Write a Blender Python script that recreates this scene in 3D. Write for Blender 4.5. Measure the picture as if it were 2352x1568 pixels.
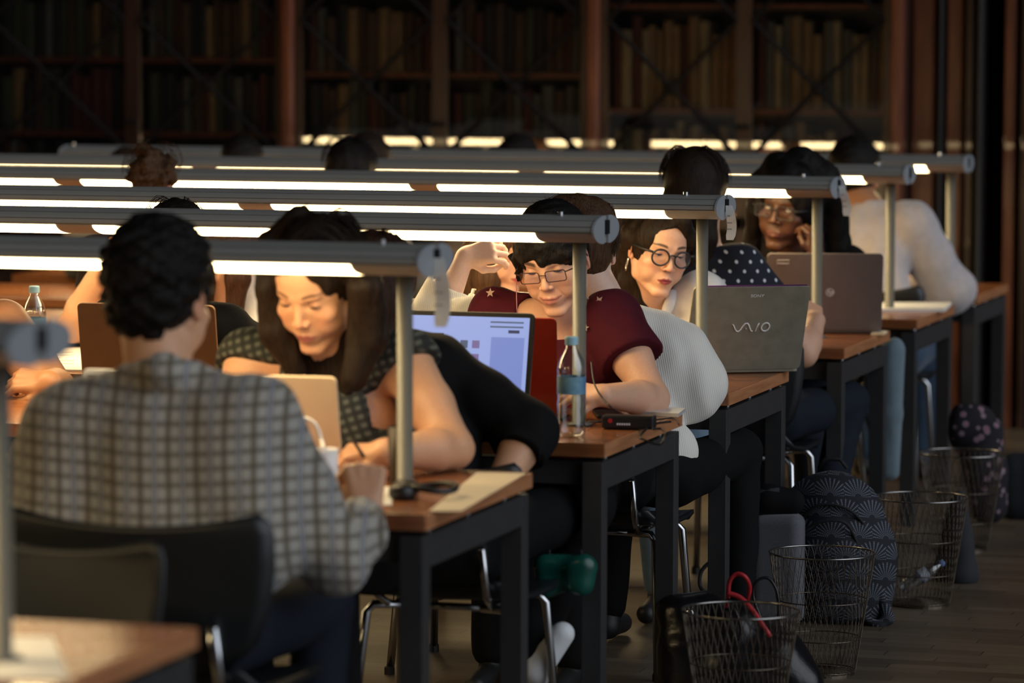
import bpy, math, random
import numpy as np
from mathutils import Vector, Matrix, Euler

for o in list(bpy.data.objects): bpy.data.objects.remove(o)
S = bpy.context.scene
C = S.collection
PI = math.pi

# ------------------------------------------------------------------ camera
F, YAW, PIT, ROLL = 8432.18, 0.28573, 0.07998, -0.0032
CAM = np.array([2.31078, 0.0, 1.71923])
FW = np.array([-math.sin(YAW)*math.cos(PIT), math.cos(YAW)*math.cos(PIT), -math.sin(PIT)])
RT0 = np.array([math.cos(YAW), math.sin(YAW), 0.0]); UP0 = np.cross(RT0, FW)
RT = RT0*math.cos(ROLL)+UP0*math.sin(ROLL)*-1
UP = RT0*math.sin(ROLL)+UP0*math.cos(ROLL)
cam = bpy.data.cameras.new('camera'); camo = bpy.data.objects.new('camera', cam); C.objects.link(camo)
cam.sensor_width = 36.0; cam.lens = F/2352*36
M = Matrix.Identity(4)
for i in range(3):
    M[i][0], M[i][1], M[i][2], M[i][3] = RT[i], UP[i], -FW[i], CAM[i]
camo.matrix_world = M
cam.clip_end = 100
cam.dof.use_dof = True; cam.dof.focus_distance = 10.3; cam.dof.aperture_fstop = 2.6
S.camera = camo

# ------------------------------------------------------------------ view, world (dim blue daylight from high windows on the right)
S.view_settings.view_transform = 'Standard'; S.view_settings.look = 'None'
S.view_settings.exposure = 0.0; S.view_settings.gamma = 1.0; S.view_settings.use_curve_mapping = False
world = bpy.data.worlds.new('world'); S.world = world; world.use_nodes = True
wt = world.node_tree; wt.nodes.clear()
_tc = wt.nodes.new('ShaderNodeTexCoord')
_dot = wt.nodes.new('ShaderNodeVectorMath'); _dot.operation = 'DOT_PRODUCT'
_wd = Vector((0.88, -0.24, 0.40)).normalized(); _dot.inputs[1].default_value = _wd
_ramp = wt.nodes.new('ShaderNodeMapRange'); _ramp.inputs[1].default_value = 0.78; _ramp.inputs[2].default_value = 0.95
_ramp.inputs[3].default_value = 0.0035; _ramp.inputs[4].default_value = 1.9
_bg = wt.nodes.new('ShaderNodeBackground'); _bg.inputs[0].default_value = (0.86, 0.92, 1.0, 1)
_wo = wt.nodes.new('ShaderNodeOutputWorld')
wt.links.new(_tc.outputs['Generated'], _dot.inputs[0]); wt.links.new(_dot.outputs['Value'], _ramp.inputs[0])
wt.links.new(_ramp.outputs[0], _bg.inputs[1]); wt.links.new(_bg.outputs[0], _wo.inputs[0])
LAMP_COL = (1.0, 0.74, 0.38); LAMP_POWER = 14.5

# ------------------------------------------------------------------ helpers: where a pixel's ray meets the vertical plane at depth Y
def at(px, py, Y):
    x = (px-1176.0)/F; y = (784.0-py)/F
    d = FW + RT*x + UP*y
    t = (Y-CAM[1])/d[1]
    return CAM + d*t
def V(*a): return np.array(a, float)
def nz(v):
    v = np.asarray(v, float); return v/(np.linalg.norm(v)+1e-12)

# ------------------------------------------------------------------ materials
MATS = {}
def mat(name, col, rough=0.5, metal=0.0, noise=0.0, nscale=20.0, bump=0.0, bscale=60.0, spec=0.5, col2=None, stretch=(1,1,1), sheen=0.0, sub=0.0, vcol=False, coat=0.0):
    if name in MATS: return MATS[name]
    m = bpy.data.materials.new(name); m.use_nodes = True; t = m.node_tree; N = t.nodes; L = t.links
    b = N['Principled BSDF']
    b.inputs['Roughness'].default_value = rough; b.inputs['Metallic'].default_value = metal
    b.inputs['Specular IOR Level'].default_value = spec
    b.inputs['Base Color'].default_value = (*col, 1)
    if sheen: b.inputs['Sheen Weight'].default_value = sheen
    if coat: b.inputs['Coat Weight'].default_value = coat
    if sub:
        b.inputs['Subsurface Weight'].default_value = sub; b.inputs['Subsurface Scale'].default_value = 0.01
        b.inputs['Subsurface Radius'].default_value = (1.0, 0.35, 0.2)
    tc = N.new('ShaderNodeTexCoord'); mp = N.new('ShaderNodeMapping'); mp.inputs['Scale'].default_value = stretch
    L.new(tc.outputs['Object'], mp.inputs['Vector'])
    src = None
    if vcol:
        a = N.new('ShaderNodeAttribute'); a.attribute_name = 'Col'; src = a.outputs['Color']
    if noise or col2:
        n = N.new('ShaderNodeTexNoise'); n.inputs['Scale'].default_value = nscale; n.inputs['Detail'].default_value = 5
        L.new(mp.outputs[0], n.inputs['Vector'])
        mx = N.new('ShaderNodeMix'); mx.data_type = 'RGBA'
        c2 = col2 if col2 else tuple(c*(1-noise) for c in col)
        cr = N.new('ShaderNodeMapRange'); cr.inputs[1].default_value = 0.35; cr.inputs[2].default_value = 0.65
        L.new(n.outputs['Fac'], cr.inputs[0]); L.new(cr.outputs[0], mx.inputs['Factor'])
        if src is not None:
            mx.blend_type = 'MULTIPLY'; L.new(src, mx.inputs['A']); mx.inputs['B'].default_value = (1-noise, 1-noise*1.2, 1-noise*1.2, 1)
        else:
            mx.inputs['A'].default_value = (*col, 1); mx.inputs['B'].default_value = (*c2, 1)
        src = mx.outputs['Result']
    if src is not None: L.new(src, b.inputs['Base Color'])
    if bump:
        n2 = N.new('ShaderNodeTexNoise'); n2.inputs['Scale'].default_value = bscale; n2.inputs['Detail'].default_value = 4
        L.new(mp.outputs[0], n2.inputs['Vector'])
        bp = N.new('ShaderNodeBump'); bp.inputs['Strength'].default_value = bump; bp.inputs['Distance'].default_value = 0.004
        L.new(n2.outputs['Fac'], bp.inputs['Height']); L.new(bp.outputs[0], b.inputs['Normal'])
    MATS[name] = m
    return m
class Ex:                                       # small expression builder for node maths
    def __init__(s, t, o): s.t = t; s.o = o
    def _m(s, op, b=None, c=None):
        n = s.t.nodes.new('ShaderNodeMath'); n.operation = op
        for i, v in enumerate((s, b, c)):
            if v is None: continue
            if isinstance(v, Ex): s.t.links.new(v.o, n.inputs[i])
            else: n.inputs[i].default_value = v
        return Ex(s.t, n.outputs[0])
    def __add__(s, b): return s._m('ADD', b)
    def __sub__(s, b): return s._m('SUBTRACT', b)
    def __mul__(s, b): return s._m('MULTIPLY', b)
    def __truediv__(s, b): return s._m('DIVIDE', b)
    def fn(s, op, b=None, c=None): return s._m(op, b, c)
def xyz(m, src='Object', rotz=0):
    t = m.node_tree; tc = t.nodes.new('ShaderNodeTexCoord'); sp = t.nodes.new('ShaderNodeSeparateXYZ')
    t.links.new(tc.outputs[src], sp.inputs[0])
    return [Ex(t, sp.outputs[i]) for i in range(3)]
def mixcol(m, fac, a, b):
    t = m.node_tree; n = t.nodes.new('ShaderNodeMix'); n.data_type = 'RGBA'
    t.links.new(fac.o, n.inputs['Factor'])
    for k, v in (('A', a), ('B', b)):
        if isinstance(v, tuple): n.inputs[k].default_value = (*v, 1)
        else: t.links.new(v, n.inputs[k])
    return n.outputs['Result']
def setcol(m, out, what='Base Color'):
    m.node_tree.links.new(out, m.node_tree.nodes['Principled BSDF'].inputs[what])

def wood(name, c1, c2, scale=9, rough=0.35, axis=0, coat=0.3):
    st = [1, 1, 1]; st[axis] = 0.08
    return mat(name, c1, rough=rough, col2=c2, nscale=scale*6, stretch=tuple(st), bump=0.05, bscale=120, coat=coat)
def emis(name, col, s):
    if name in MATS: return MATS[name]
    m = bpy.data.materials.new(name); m.use_nodes = True; b = m.node_tree.nodes['Principled BSDF']
    b.inputs['Base Color'].default_value = (0.02, 0.02, 0.022, 1); b.inputs['Emission Color'].default_value = (*col, 1)
    b.inputs['Emission Strength'].default_value = s; MATS[name] = m; return m
def glassy(name, tint=(0.9, 0.95, 1.0), gloss=0.12, rough=0.03):
    if name in MATS: return MATS[name]
    m = bpy.data.materials.new(name); m.use_nodes = True; t = m.node_tree; t.nodes.clear()
    tr = t.nodes.new('ShaderNodeBsdfTransparent'); tr.inputs[0].default_value = (*tint, 1)
    gl = t.nodes.new('ShaderNodeBsdfGlossy'); gl.inputs['Roughness'].default_value = rough
    fr = t.nodes.new('ShaderNodeLayerWeight'); fr.inputs['Blend'].default_value = 0.35
    mr = t.nodes.new('ShaderNodeMapRange'); mr.inputs[3].default_value = gloss; mr.inputs[4].default_value = 0.9
    t.links.new(fr.outputs['Facing'], mr.inputs[0])
    mx = t.nodes.new('ShaderNodeMixShader'); o = t.nodes.new('ShaderNodeOutputMaterial')
    t.links.new(mr.outputs[0], mx.inputs[0]); t.links.new(tr.outputs[0], mx.inputs[1]); t.links.new(gl.outputs[0], mx.inputs[2])
    t.links.new(mx.outputs[0], o.inputs[0]); MATS[name] = m; return m

# ------------------------------------------------------------------ mesh collector
class MB:
    def __init__(s): s.v = []; s.f = []; s.mi = []; s.cur = 0
    def add(s, vs, fs):
        b = len(s.v); s.v += [tuple(map(float, p)) for p in vs]; s.f += [tuple(i+b for i in f) for f in fs]; s.mi += [s.cur]*len(fs)
    def box(s, c, size, R=None):
        hx, hy, hz = [a/2 for a in size]
        vs = [np.array((x*hx, y*hy, z*hz)) for x in (-1, 1) for y in (-1, 1) for z in (-1, 1)]
        if R is not None: vs = [R@p for p in vs]
        vs = [p+np.asarray(c, float) for p in vs]
        s.add(vs, [(0,1,3,2),(4,6,7,5),(0,4,5,1),(2,3,7,6),(0,2,6,4),(1,5,7,3)]); return s
    def tube(s, path, r, n=8, closed=False, caps=True):
        P = [np.asarray(p, float) for p in path]; m = len(P)
        rs = r if hasattr(r, '__len__') else [r]*m
        u = None; rings = []
        for i in range(m):
            a = P[(i-1) % m] if (closed or i > 0) else P[i]; b = P[(i+1) % m] if (closed or i < m-1) else P[i]
            t = nz(b-a)
            if u is None:
                u = np.cross(t, (0, 0, 1)); 
                if np.linalg.norm(u) < 1e-3: u = np.cross(t, (0, 1, 0))
            u = nz(u-t*np.dot(u, t)); w = np.cross(t, u)
            rings.append([P[i]+(u*math.cos(2*PI*k/n)+w*math.sin(2*PI*k/n))*rs[i] for k in range(n)])
        vs = [p for rg in rings for p in rg]; fs = []
        for i in range(m if closed else m-1):
            j = (i+1) % m
            for k in range(n):
                fs.append((i*n+k, i*n+(k+1) % n, j*n+(k+1) % n, j*n+k))
        if caps and not closed: fs += [tuple(range(n))[::-1], tuple((m-1)*n+k for k in range(n))]
        s.add(vs, fs); return s
    def lathe(s, prof, c=(0, 0, 0), n=24, R=None, cap=True):
        c = np.asarray(c, float); vs = []
        for r, z in prof:
            for k in range(n):
                p = np.array((r*math.cos(2*PI*k/n), r*math.sin(2*PI*k/n), z))
                vs.append(c+(R@p if R is not None else p))
        fs = [(i*n+k, i*n+(k+1) % n, (i+1)*n+(k+1) % n, (i+1)*n+k) for i in range(len(prof)-1) for k in range(n)]
        if cap: fs += [tuple(range(n))[::-1], tuple((len(prof)-1)*n+k for k in range(n))]
        s.add(vs, fs); return s
    def prism(s, pts, a, b, fn):              # outline pts (u,v) extruded from w=a to w=b; fn(u,v,w) -> point
        n = len(pts)
        vs = [fn(u, v, a) for u, v in pts]+[fn(u, v, b) for u, v in pts]
        s.add(vs, [tuple(range(n))[::-1], tuple(range(n, 2*n))]+[(i, (i+1) % n, n+(i+1) % n, n+i) for i in range(n)]); return s
    def build(s, name, m, parent=None, smooth=False, bevel=0, loc=None):
        me = bpy.data.meshes.new(name); me.from_pydata(s.v, [], s.f)
        ms = m if isinstance(m, (list, tuple)) else [m]
        for x in ms: me.materials.append(x)
        if len(ms) > 1: me.polygons.foreach_set('material_index', s.mi)
        if smooth: me.polygons.foreach_set('use_smooth', [True]*len(me.polygons))
        me.update(); o = bpy.data.objects.new(name, me); C.objects.link(o)
        if loc is not None: o.location = loc
        if parent is not None: o.parent = parent
        if bevel:
            b = o.modifiers.new('bevel', 'BEVEL'); b.width = bevel; b.segments = 2; b.limit_method = 'ANGLE'; b.harden_normals = False
        return o
def tag(o, label=None, cat=None, group=None, kind=None):
    if label: o['label'] = label
    if cat: o['category'] = cat
    if group: o['group'] = group
    if kind: o['kind'] = kind
    return o
def thing(name, loc=(0, 0, 0), rz=0, label=None, cat=None, group=None):
    o = bpy.data.objects.new(name, None); C.objects.link(o); o.location = tuple(map(float, loc)); o.rotation_euler = (0, 0, rz)
    o.empty_display_size = 0.1
    return tag(o, label, cat, group)
def struct(o): o['kind'] = 'structure'; return o
def dup(root, loc, rz, label, group=None):
    r = root.copy(); C.objects.link(r); r.location = tuple(map(float, loc)); r.rotation_euler = (0, 0, rz); r['label'] = label
    if group: r['group'] = group
    for ch in list(root.children):
        c = ch.copy(); C.objects.link(c); c.parent = r
        for g in list(ch.children):
            d = g.copy(); C.objects.link(d); d.parent = c
    return r
def rrect(w, h, r, n=5):
    out = []
    for cx, cy, a0 in ((w/2-r, h/2-r, 0), (-w/2+r, h/2-r, 90), (-w/2+r, -h/2+r, 180), (w/2-r, -h/2+r, 270)):
        for k in range(n+1):
            a = math.radians(a0+90*k/n); out.append((cx+r*math.cos(a), cy+r*math.sin(a)))
    return out
def text_mesh(name, txt, size, m, parent, mtx, extrude=0.0004, shear=0.0, xs=1.0):
    cu = bpy.data.curves.new(name, 'FONT'); cu.body = txt; cu.size = size; cu.extrude = extrude; cu.align_x = 'CENTER'; cu.align_y = 'CENTER'; cu.shear = shear
    tmp = bpy.data.objects.new(name+'_t', cu); C.objects.link(tmp)
    dg = bpy.context.evaluated_depsgraph_get(); me = bpy.data.meshes.new_from_object(tmp.evaluated_get(dg)); bpy.data.objects.remove(tmp)
    me.transform(Matrix.Diagonal((xs, 1, 1, 1))); me.transform(mtx); me.materials.clear(); me.materials.append(m)
    o = bpy.data.objects.new(name, me); C.objects.link(o); o.parent = parent; return o

# ------------------------------------------------------------------ signed-distance sculpting + surface nets
class Fr:                                       # a local frame
    def __init__(s, o=(0, 0, 0), R=None, k=1.0):
        s.o = np.asarray(o, float); s.R = np.eye(3) if R is None else np.asarray(R, float); s.k = k
    def w(s, p): return s.o+s.R@(np.asarray(p, float)*s.k)
WF = Fr()
def rotm(ax, a):
    return np.array(Matrix.Rotation(a, 3, ax))
class Sdf:
    def __init__(s): s.ops = []
    def _a(s, kind, fr, prm, lo, hi, k, sub):
        fr = fr or WF
        cs = [fr.w((x, y, z)) for x in (lo[0], hi[0]) for y in (lo[1], hi[1]) for z in (lo[2], hi[2])]
        cs = np.array(cs); mg = k+0.015
        s.ops.append((kind, fr, prm, cs.min(0)-mg, cs.max(0)+mg, k, sub)); return s
    def cap(s, a, b, ra, rb=None, k=0.02, fr=None, sub=False):
        rb = ra if rb is None else rb; a = np.asarray(a, float); b = np.asarray(b, float); R = max(ra, rb)
        return s._a('cap', fr, (a, b, ra, rb), np.minimum(a, b)-R, np.maximum(a, b)+R, k, sub)
    def chain(s, pts, rs, k=0.02, fr=None, sub=False):
        for i in range(len(pts)-1): s.cap(pts[i], pts[i+1], rs[i], rs[i+1], k, fr, sub)
        return s
    def ell(s, c, r, k=0.02, fr=None, sub=False, R=None):
        c = np.asarray(c, float); r = np.asarray(r, float)*np.ones(3)
        if R is not None:
            fr = fr or WF; fr = Fr(fr.w(c), fr.R@R, fr.k); c = np.zeros(3)
        return s._a('ell', fr, (c, r), c-r, c+r, k, sub)
    def box(s, c, hs, rd=0.005, k=0.005, fr=None, sub=False, R=None):
        c = np.asarray(c, float); hs = np.asarray(hs, float)
        if R is not None:
            fr = fr or WF; fr = Fr(fr.w(c), fr.R@R, fr.k); c = np.zeros(3)
        return s._a('box', fr, (c, hs, rd), c-hs, c+hs, k, sub)
    def lid(s, c, r, ang, keep, k=0.002, fr=None):   # eyelid: sphere shell part on one side of a tilted plane
        c = np.asarray(c, float)
        return s._a('lid', fr, (c, r, ang, keep), c-r, c+r, k, False)
    def bounds(s):
        add = [o for o in s.ops if not o[6]]
        return np.min([o[3] for o in add], 0), np.max([o[4] for o in add], 0)
    def field(s, lo, n, h, disp=None):
        F_ = np.full(n, 0.05, np.float32)
        ax = [lo[i]+h*np.arange(n[i]) for i in range(3)]
        for kind, fr, prm, bl, bh, k, sub in s.ops:
            i0 = [max(0, int(math.floor((bl[i]-lo[i])/h))) for i in range(3)]
            i1 = [min(n[i], int(math.ceil((bh[i]-lo[i])/h))+1) for i in range(3)]
            if any(i1[i] <= i0[i] for i in range(3)): continue
            X, Y, Z = np.meshgrid(*[ax[i][i0[i]:i1[i]].astype(np.float32)-np.float32(fr.o[i]) for i in range(3)], indexing='ij')
            R = fr.R; q = 1/fr.k
            x = (X*R[0][0]+Y*R[1][0]+Z*R[2][0])*q; y = (X*R[0][1]+Y*R[1][1]+Z*R[2][1])*q; z = (X*R[0][2]+Y*R[1][2]+Z*R[2][2])*q
            if kind == 'cap':
                a, b, ra, rb = prm; ab = b-a; L2 = float(ab@ab)+1e-12
                t = np.clip(((x-a[0])*ab[0]+(y-a[1])*ab[1]+(z-a[2])*ab[2])/L2, 0, 1)
                d = np.sqrt((x-a[0]-t*ab[0])**2+(y-a[1]-t*ab[1])**2+(z-a[2]-t*ab[2])**2)-(ra+(rb-ra)*t)
            elif kind == 'ell':
                c, r = prm; u = (x-c[0])/r[0]; v = (y-c[1])/r[1]; w = (z-c[2])/r[2]
                k0 = np.sqrt(u*u+v*v+w*w)+1e-9; k1 = np.sqrt((u/r[0])**2+(v/r[1])**2+(w/r[2])**2)+1e-9
                d = k0*(k0-1)/k1
            elif kind == 'box':
                c, hs, rd = prm; u = np.abs(x-c[0])-hs[0]+rd; v = np.abs(y-c[1])-hs[1]+rd; w = np.abs(z-c[2])-hs[2]+rd
                d = np.sqrt(np.maximum(u, 0)**2+np.maximum(v, 0)**2+np.maximum(w, 0)**2)+np.minimum(np.maximum(u, np.maximum(v, w)), 0)-rd
            else:
                c, r, ang, keep = prm
                d0 = np.sqrt((x-c[0])**2+(y-c[1])**2+(z-c[2])**2)-r
                d = np.maximum(d0, (-(z-c[2])*math.cos(ang)+(y-c[1])*math.sin(ang))*keep)
            d = (d*fr.k).astype(np.float32)
            sl = tuple(slice(i0[i], i1[i]) for i in range(3)); f = F_[sl]
            if sub:
                d = -d; hh = np.clip(0.5-0.5*(d-f)/max(k, 1e-6)*-1, 0, 1) if k > 0 else (d > f).astype(np.float32)
                F_[sl] = f*(1-hh)+d*hh+k*hh*(1-hh)
            else:
                hh = np.clip(0.5+0.5*(f-d)/max(k, 1e-6), 0, 1)
                F_[sl] = f*(1-hh)+d*hh-k*hh*(1-hh)
        if disp is not None:
            X, Y, Z = np.meshgrid(*[a.astype(np.float32) for a in ax], indexing='ij')
            F_ += disp(X, Y, Z)
        return F_
def wobble(amp, freq, seed=0, n=5, st=(1, 1, 1)):
    rg = np.random.RandomState(seed); D = rg.normal(size=(n, 3)); D /= np.linalg.norm(D, axis=1)[:, None]
    ph = rg.rand(n)*6.28; fq = freq*(0.6+rg.rand(n)*0.9)
    def f(X, Y, Z):
        o = 0; wx = X*st[0]; wy = Y*st[1]; wz = Z*st[2]
        for i in range(n):
            w = np.sin(fq[i]*0.37*(wx*D[i][1]+wy*D[i][2]+wz*D[i][0])+ph[i]*2)*1.1
            o = o+np.sin(fq[i]*(wx*D[i][0]+wy*D[i][1]+wz*D[i][2])+ph[i]+w)
        return (o*amp/n*1.6).astype(np.float32)
    return f
def surfnet(Fd, lo, h):
    s = Fd < 0; nx, ny, nz_ = Fd.shape
    c = [s[i:nx-1+i, j:ny-1+j, k:nz_-1+k] for i in (0, 1) for j in (0, 1) for k in (0, 1)]
    cnt = np.zeros(c[0].shape, np.int8)
    for a in c: cnt += a
    act = (cnt > 0) & (cnt < 8); idx = np.argwhere(act)
    if len(idx) == 0: return np.zeros((0, 3)), np.zeros((0, 4), int)
    cid = np.full(act.shape, -1, np.int64); cid[act] = np.arange(len(idx))
    I, J, K = idx.T
    offs = [(i, j, k) for i in (0, 1) for j in (0, 1) for k in (0, 1)]
    val = np.stack([Fd[I+o[0], J+o[1], K+o[2]] for o in offs], 1)
    P = np.zeros((len(idx), 3)); W = np.zeros(len(idx))
    for a in range(8):
        for b in range(a+1, 8):
            if sum(abs(offs[a][q]-offs[b][q]) for q in range(3)) != 1: continue
            va, vb = val[:, a], val[:, b]; m = (va < 0) != (vb < 0)
            t = np.where(m, va/np.where(m, va-vb, 1), 0)
            p = np.array(offs[a])[None, :]+t[:, None]*(np.array(offs[b])-np.array(offs[a]))[None, :]
            P += p*m[:, None]; W += m
    P = P/W[:, None]+idx
    verts = P*h+np.asarray(lo)
    quads = []
    for ax in range(3):
        sl0 = [slice(None)]*3; sl1 = [slice(None)]*3; sl0[ax] = slice(0, -1); sl1[ax] = slice(1, None)
        A = s[tuple(sl0)]; B = s[tuple(sl1)]; e = np.argwhere(A != B)
        u, w = (ax+1) % 3, (ax+2) % 3; sh = cid.shape
        ok = (e[:, u] > 0) & (e[:, w] > 0) & (e[:, u] < sh[u]) & (e[:, w] < sh[w]); e = e[ok]
        if len(e) == 0: continue
        inside = A[tuple(e.T)]
        q = []
        for du, dw in ((-1, -1), (0, -1), (0, 0), (-1, 0)):
            g = e.copy(); g[:, u] += du; g[:, w] += dw; q.append(cid[tuple(g.T)])
        q = np.stack(q, 1); q[~inside] = q[~inside][:, ::-1]; quads.append(q[(q >= 0).all(1)])
    return verts, (np.concatenate(quads) if quads else np.zeros((0, 4), int))
def sculpt(name, sdf, h, m, parent=None, fine=(), disp=None, colfn=None, lo=None, hi=None, keepfn=None):
    b0, b1 = sdf.bounds()
    if lo is not None: b0 = np.maximum(b0, lo)
    if hi is not None: b1 = np.minimum(b1, hi)
    VV = []; QQ = []; off = 0
    def run(l, u, hh, excl):
        nonlocal off
        n = [int(math.ceil((u[i]-l[i])/hh))+2 for i in range(3)]
        v, q = surfnet(sdf.field(l, n, hh, disp), l, hh)
        if len(v) == 0: return
        if excl:
            inb = np.zeros(len(v), bool)
            for e0, e1, _ in excl: inb |= ((v > e0+hh*0.7) & (v < e1-hh*0.7)).all(1)
            q = q[~inb[q].all(1)]
        if keepfn is not None: q = q[keepfn(v)[q].all(1)]
        VV.append(v); QQ.append(q+off); off += len(v)
    run(b0, b1, h, list(fine))
    for e0, e1, hh in fine: run(np.asarray(e0, float), np.asarray(e1, float), hh, None)
    v = np.concatenate(VV); q = np.concatenate(QQ)
    used = np.zeros(len(v), bool); used[q.ravel()] = True; mp = np.cumsum(used)-1; v = v[used]; q = mp[q]
    me = bpy.data.meshes.new(name); me.vertices.add(len(v)); me.vertices.foreach_set('co', v.astype(np.float32).ravel())
    me.loops.add(len(q)*4); me.polygons.add(len(q)); me.loops.foreach_set('vertex_index', q.astype(np.int32).ravel())
    me.polygons.foreach_set('loop_start', np.arange(0, len(q)*4, 4, dtype=np.int32)); me.polygons.foreach_set('loop_total', np.full(len(q), 4, np.int32))
    me.polygons.foreach_set('use_smooth', np.ones(len(q), bool)); me.materials.append(m)
    me.update(calc_edges=True); me.validate()
    if colfn is not None:
        at_ = me.color_attributes.new('Col', 'FLOAT_COLOR', 'POINT')
        co = np.empty(len(me.vertices)*3, np.float32); me.vertices.foreach_get('co', co)
        c = colfn(co.reshape(-1, 3)); at_.data.foreach_set('color', np.concatenate([c, np.ones((len(c), 1))], 1).astype(np.float32).ravel())
    o = bpy.data.objects.new(name, me); C.objects.link(o)
    if parent is not None: o.parent = parent; o.matrix_parent_inverse = parent.matrix_basis.inverted()
    return o
# ------------------------------------------------------------------ shared materials
m_steel = mat('dark_steel', (0.045, 0.045, 0.046), rough=0.5, metal=0.2, noise=0.1, bump=0.05, bscale=200)
m_alu = mat('grey_aluminium', (0.30, 0.295, 0.27), rough=0.5, metal=0.0, noise=0.06, nscale=8)
m_post = mat('satin_post', (0.17, 0.168, 0.145), rough=0.42, metal=0.15, noise=0.05)
m_cap = mat('cap_plastic', (0.30, 0.32, 0.34), rough=0.5)
m_black = mat('black_plastic', (0.012, 0.012, 0.013), rough=0.4)
m_chrome = mat('chrome', (0.55, 0.56, 0.58), rough=0.16, metal=1.0)
m_paper = mat('paper', (0.78, 0.77, 0.73), rough=0.8, noise=0.05, nscale=60)
m_top = wood('desk_top_wood', (0.33, 0.125, 0.045), (0.22, 0.075, 0.028), rough=0.26, coat=0.25)
m_edge = wood('desk_edge_wood', (0.50, 0.22, 0.095), (0.36, 0.14, 0.06), rough=0.4, axis=1, coat=0.1)
m_tube = emis('lit_tube', LAMP_COL, LAMP_POWER)
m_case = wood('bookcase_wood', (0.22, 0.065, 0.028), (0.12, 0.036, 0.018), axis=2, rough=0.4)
m_casedk = wood('bookcase_dark_wood', (0.05, 0.022, 0.014), (0.03, 0.013, 0.009), axis=2, rough=0.4)
m_bronze = mat('bronze', (0.010, 0.009, 0.008), rough=0.7, metal=0.0, spec=0.2)
m_pane = glassy('door_pane', (0.93, 0.93, 0.9), gloss=0.10, rough=0.012)
m_clear = glassy('clear_plastic', (0.86, 0.90, 0.92), gloss=0.10, rough=0.06)

# ------------------------------------------------------------------ the room
fl = mat('floor_parquet', (0.17, 0.125, 0.085), rough=0.38)
X, Y, Z = xyz(fl)
row = (Y*(1/0.07)).fn('FLOOR'); off = row*0.37
bx = ((X*(1/0.42))+off); cell = bx.fn('FLOOR')
rnd = ((cell*12.9898+row*78.233).fn('SINE')*43758.5453).fn('FRACT')
gap = ((Y*(1/0.07)).fn('FRACT').fn('LESS_THAN', 0.035)).fn('MAXIMUM', bx.fn('FRACT').fn('LESS_THAN', 0.008))
c = mixcol(fl, rnd, (0.10, 0.073, 0.048), (0.165, 0.125, 0.085)); setcol(fl, mixcol(fl, gap, c, (0.03, 0.02, 0.014)))
struct(MB().box((-3.5, 8.2, -0.05), (13, 18.4, 0.1)).build('floor', fl))
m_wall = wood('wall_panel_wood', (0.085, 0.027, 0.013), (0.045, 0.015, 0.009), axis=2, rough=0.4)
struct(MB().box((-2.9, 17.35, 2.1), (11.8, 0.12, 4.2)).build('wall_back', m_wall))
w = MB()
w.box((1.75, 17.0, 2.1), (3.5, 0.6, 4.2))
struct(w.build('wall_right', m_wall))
tn = 1
for cx, wd, dp, mm in ((-0.615, 0.10, 0.12, m_case), (-0.53, 0.012, 0.16, m_steel), (-0.475, 0.07, 0.1, m_case), (-0.40, 0.035, 0.14, m_casedk),
                       (-0.352, 0.02, 0.17, m_steel), (-0.22, 0.05, 0.12, m_case), (-0.15, 0.03, 0.14, m_casedk)):
    struct(MB().box((cx, 16.62-dp/2+0.08, 2.1), (wd, dp, 4.2)).build('trim_%d' % tn, mm, bevel=0.006)); tn += 1
struct(MB().box((-0.52, 16.72, 2.1), (0.36, 0.1, 4.2)).build('trim_%d' % tn, m_casedk)); tn += 1
dr = MB(); dr.box((0.12, 16.62, 1.1), (0.5, 0.05, 2.2))
dr = struct(dr.build('door_1', m_case, bevel=0.004))
for z, hh in ((0.45, 0.6), (1.05, 0.42), (1.75, 0.7)):
    MB().box((0.13, 16.585, z), (0.36, 0.03, hh)).build('door_panel', m_casedk, dr, bevel=0.012)
hd = MB().lathe([(0.028, 0), (0.028, 0.008), (0.011, 0.012), (0.011, 0.04), (0.026, 0.05), (0.03, 0.065), (0.018, 0.078)], (-0.09, 16.59, 1.16), 20, rotm('X', PI/2))
hd.build('door_handle', m_chrome, dr, smooth=True)

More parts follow.
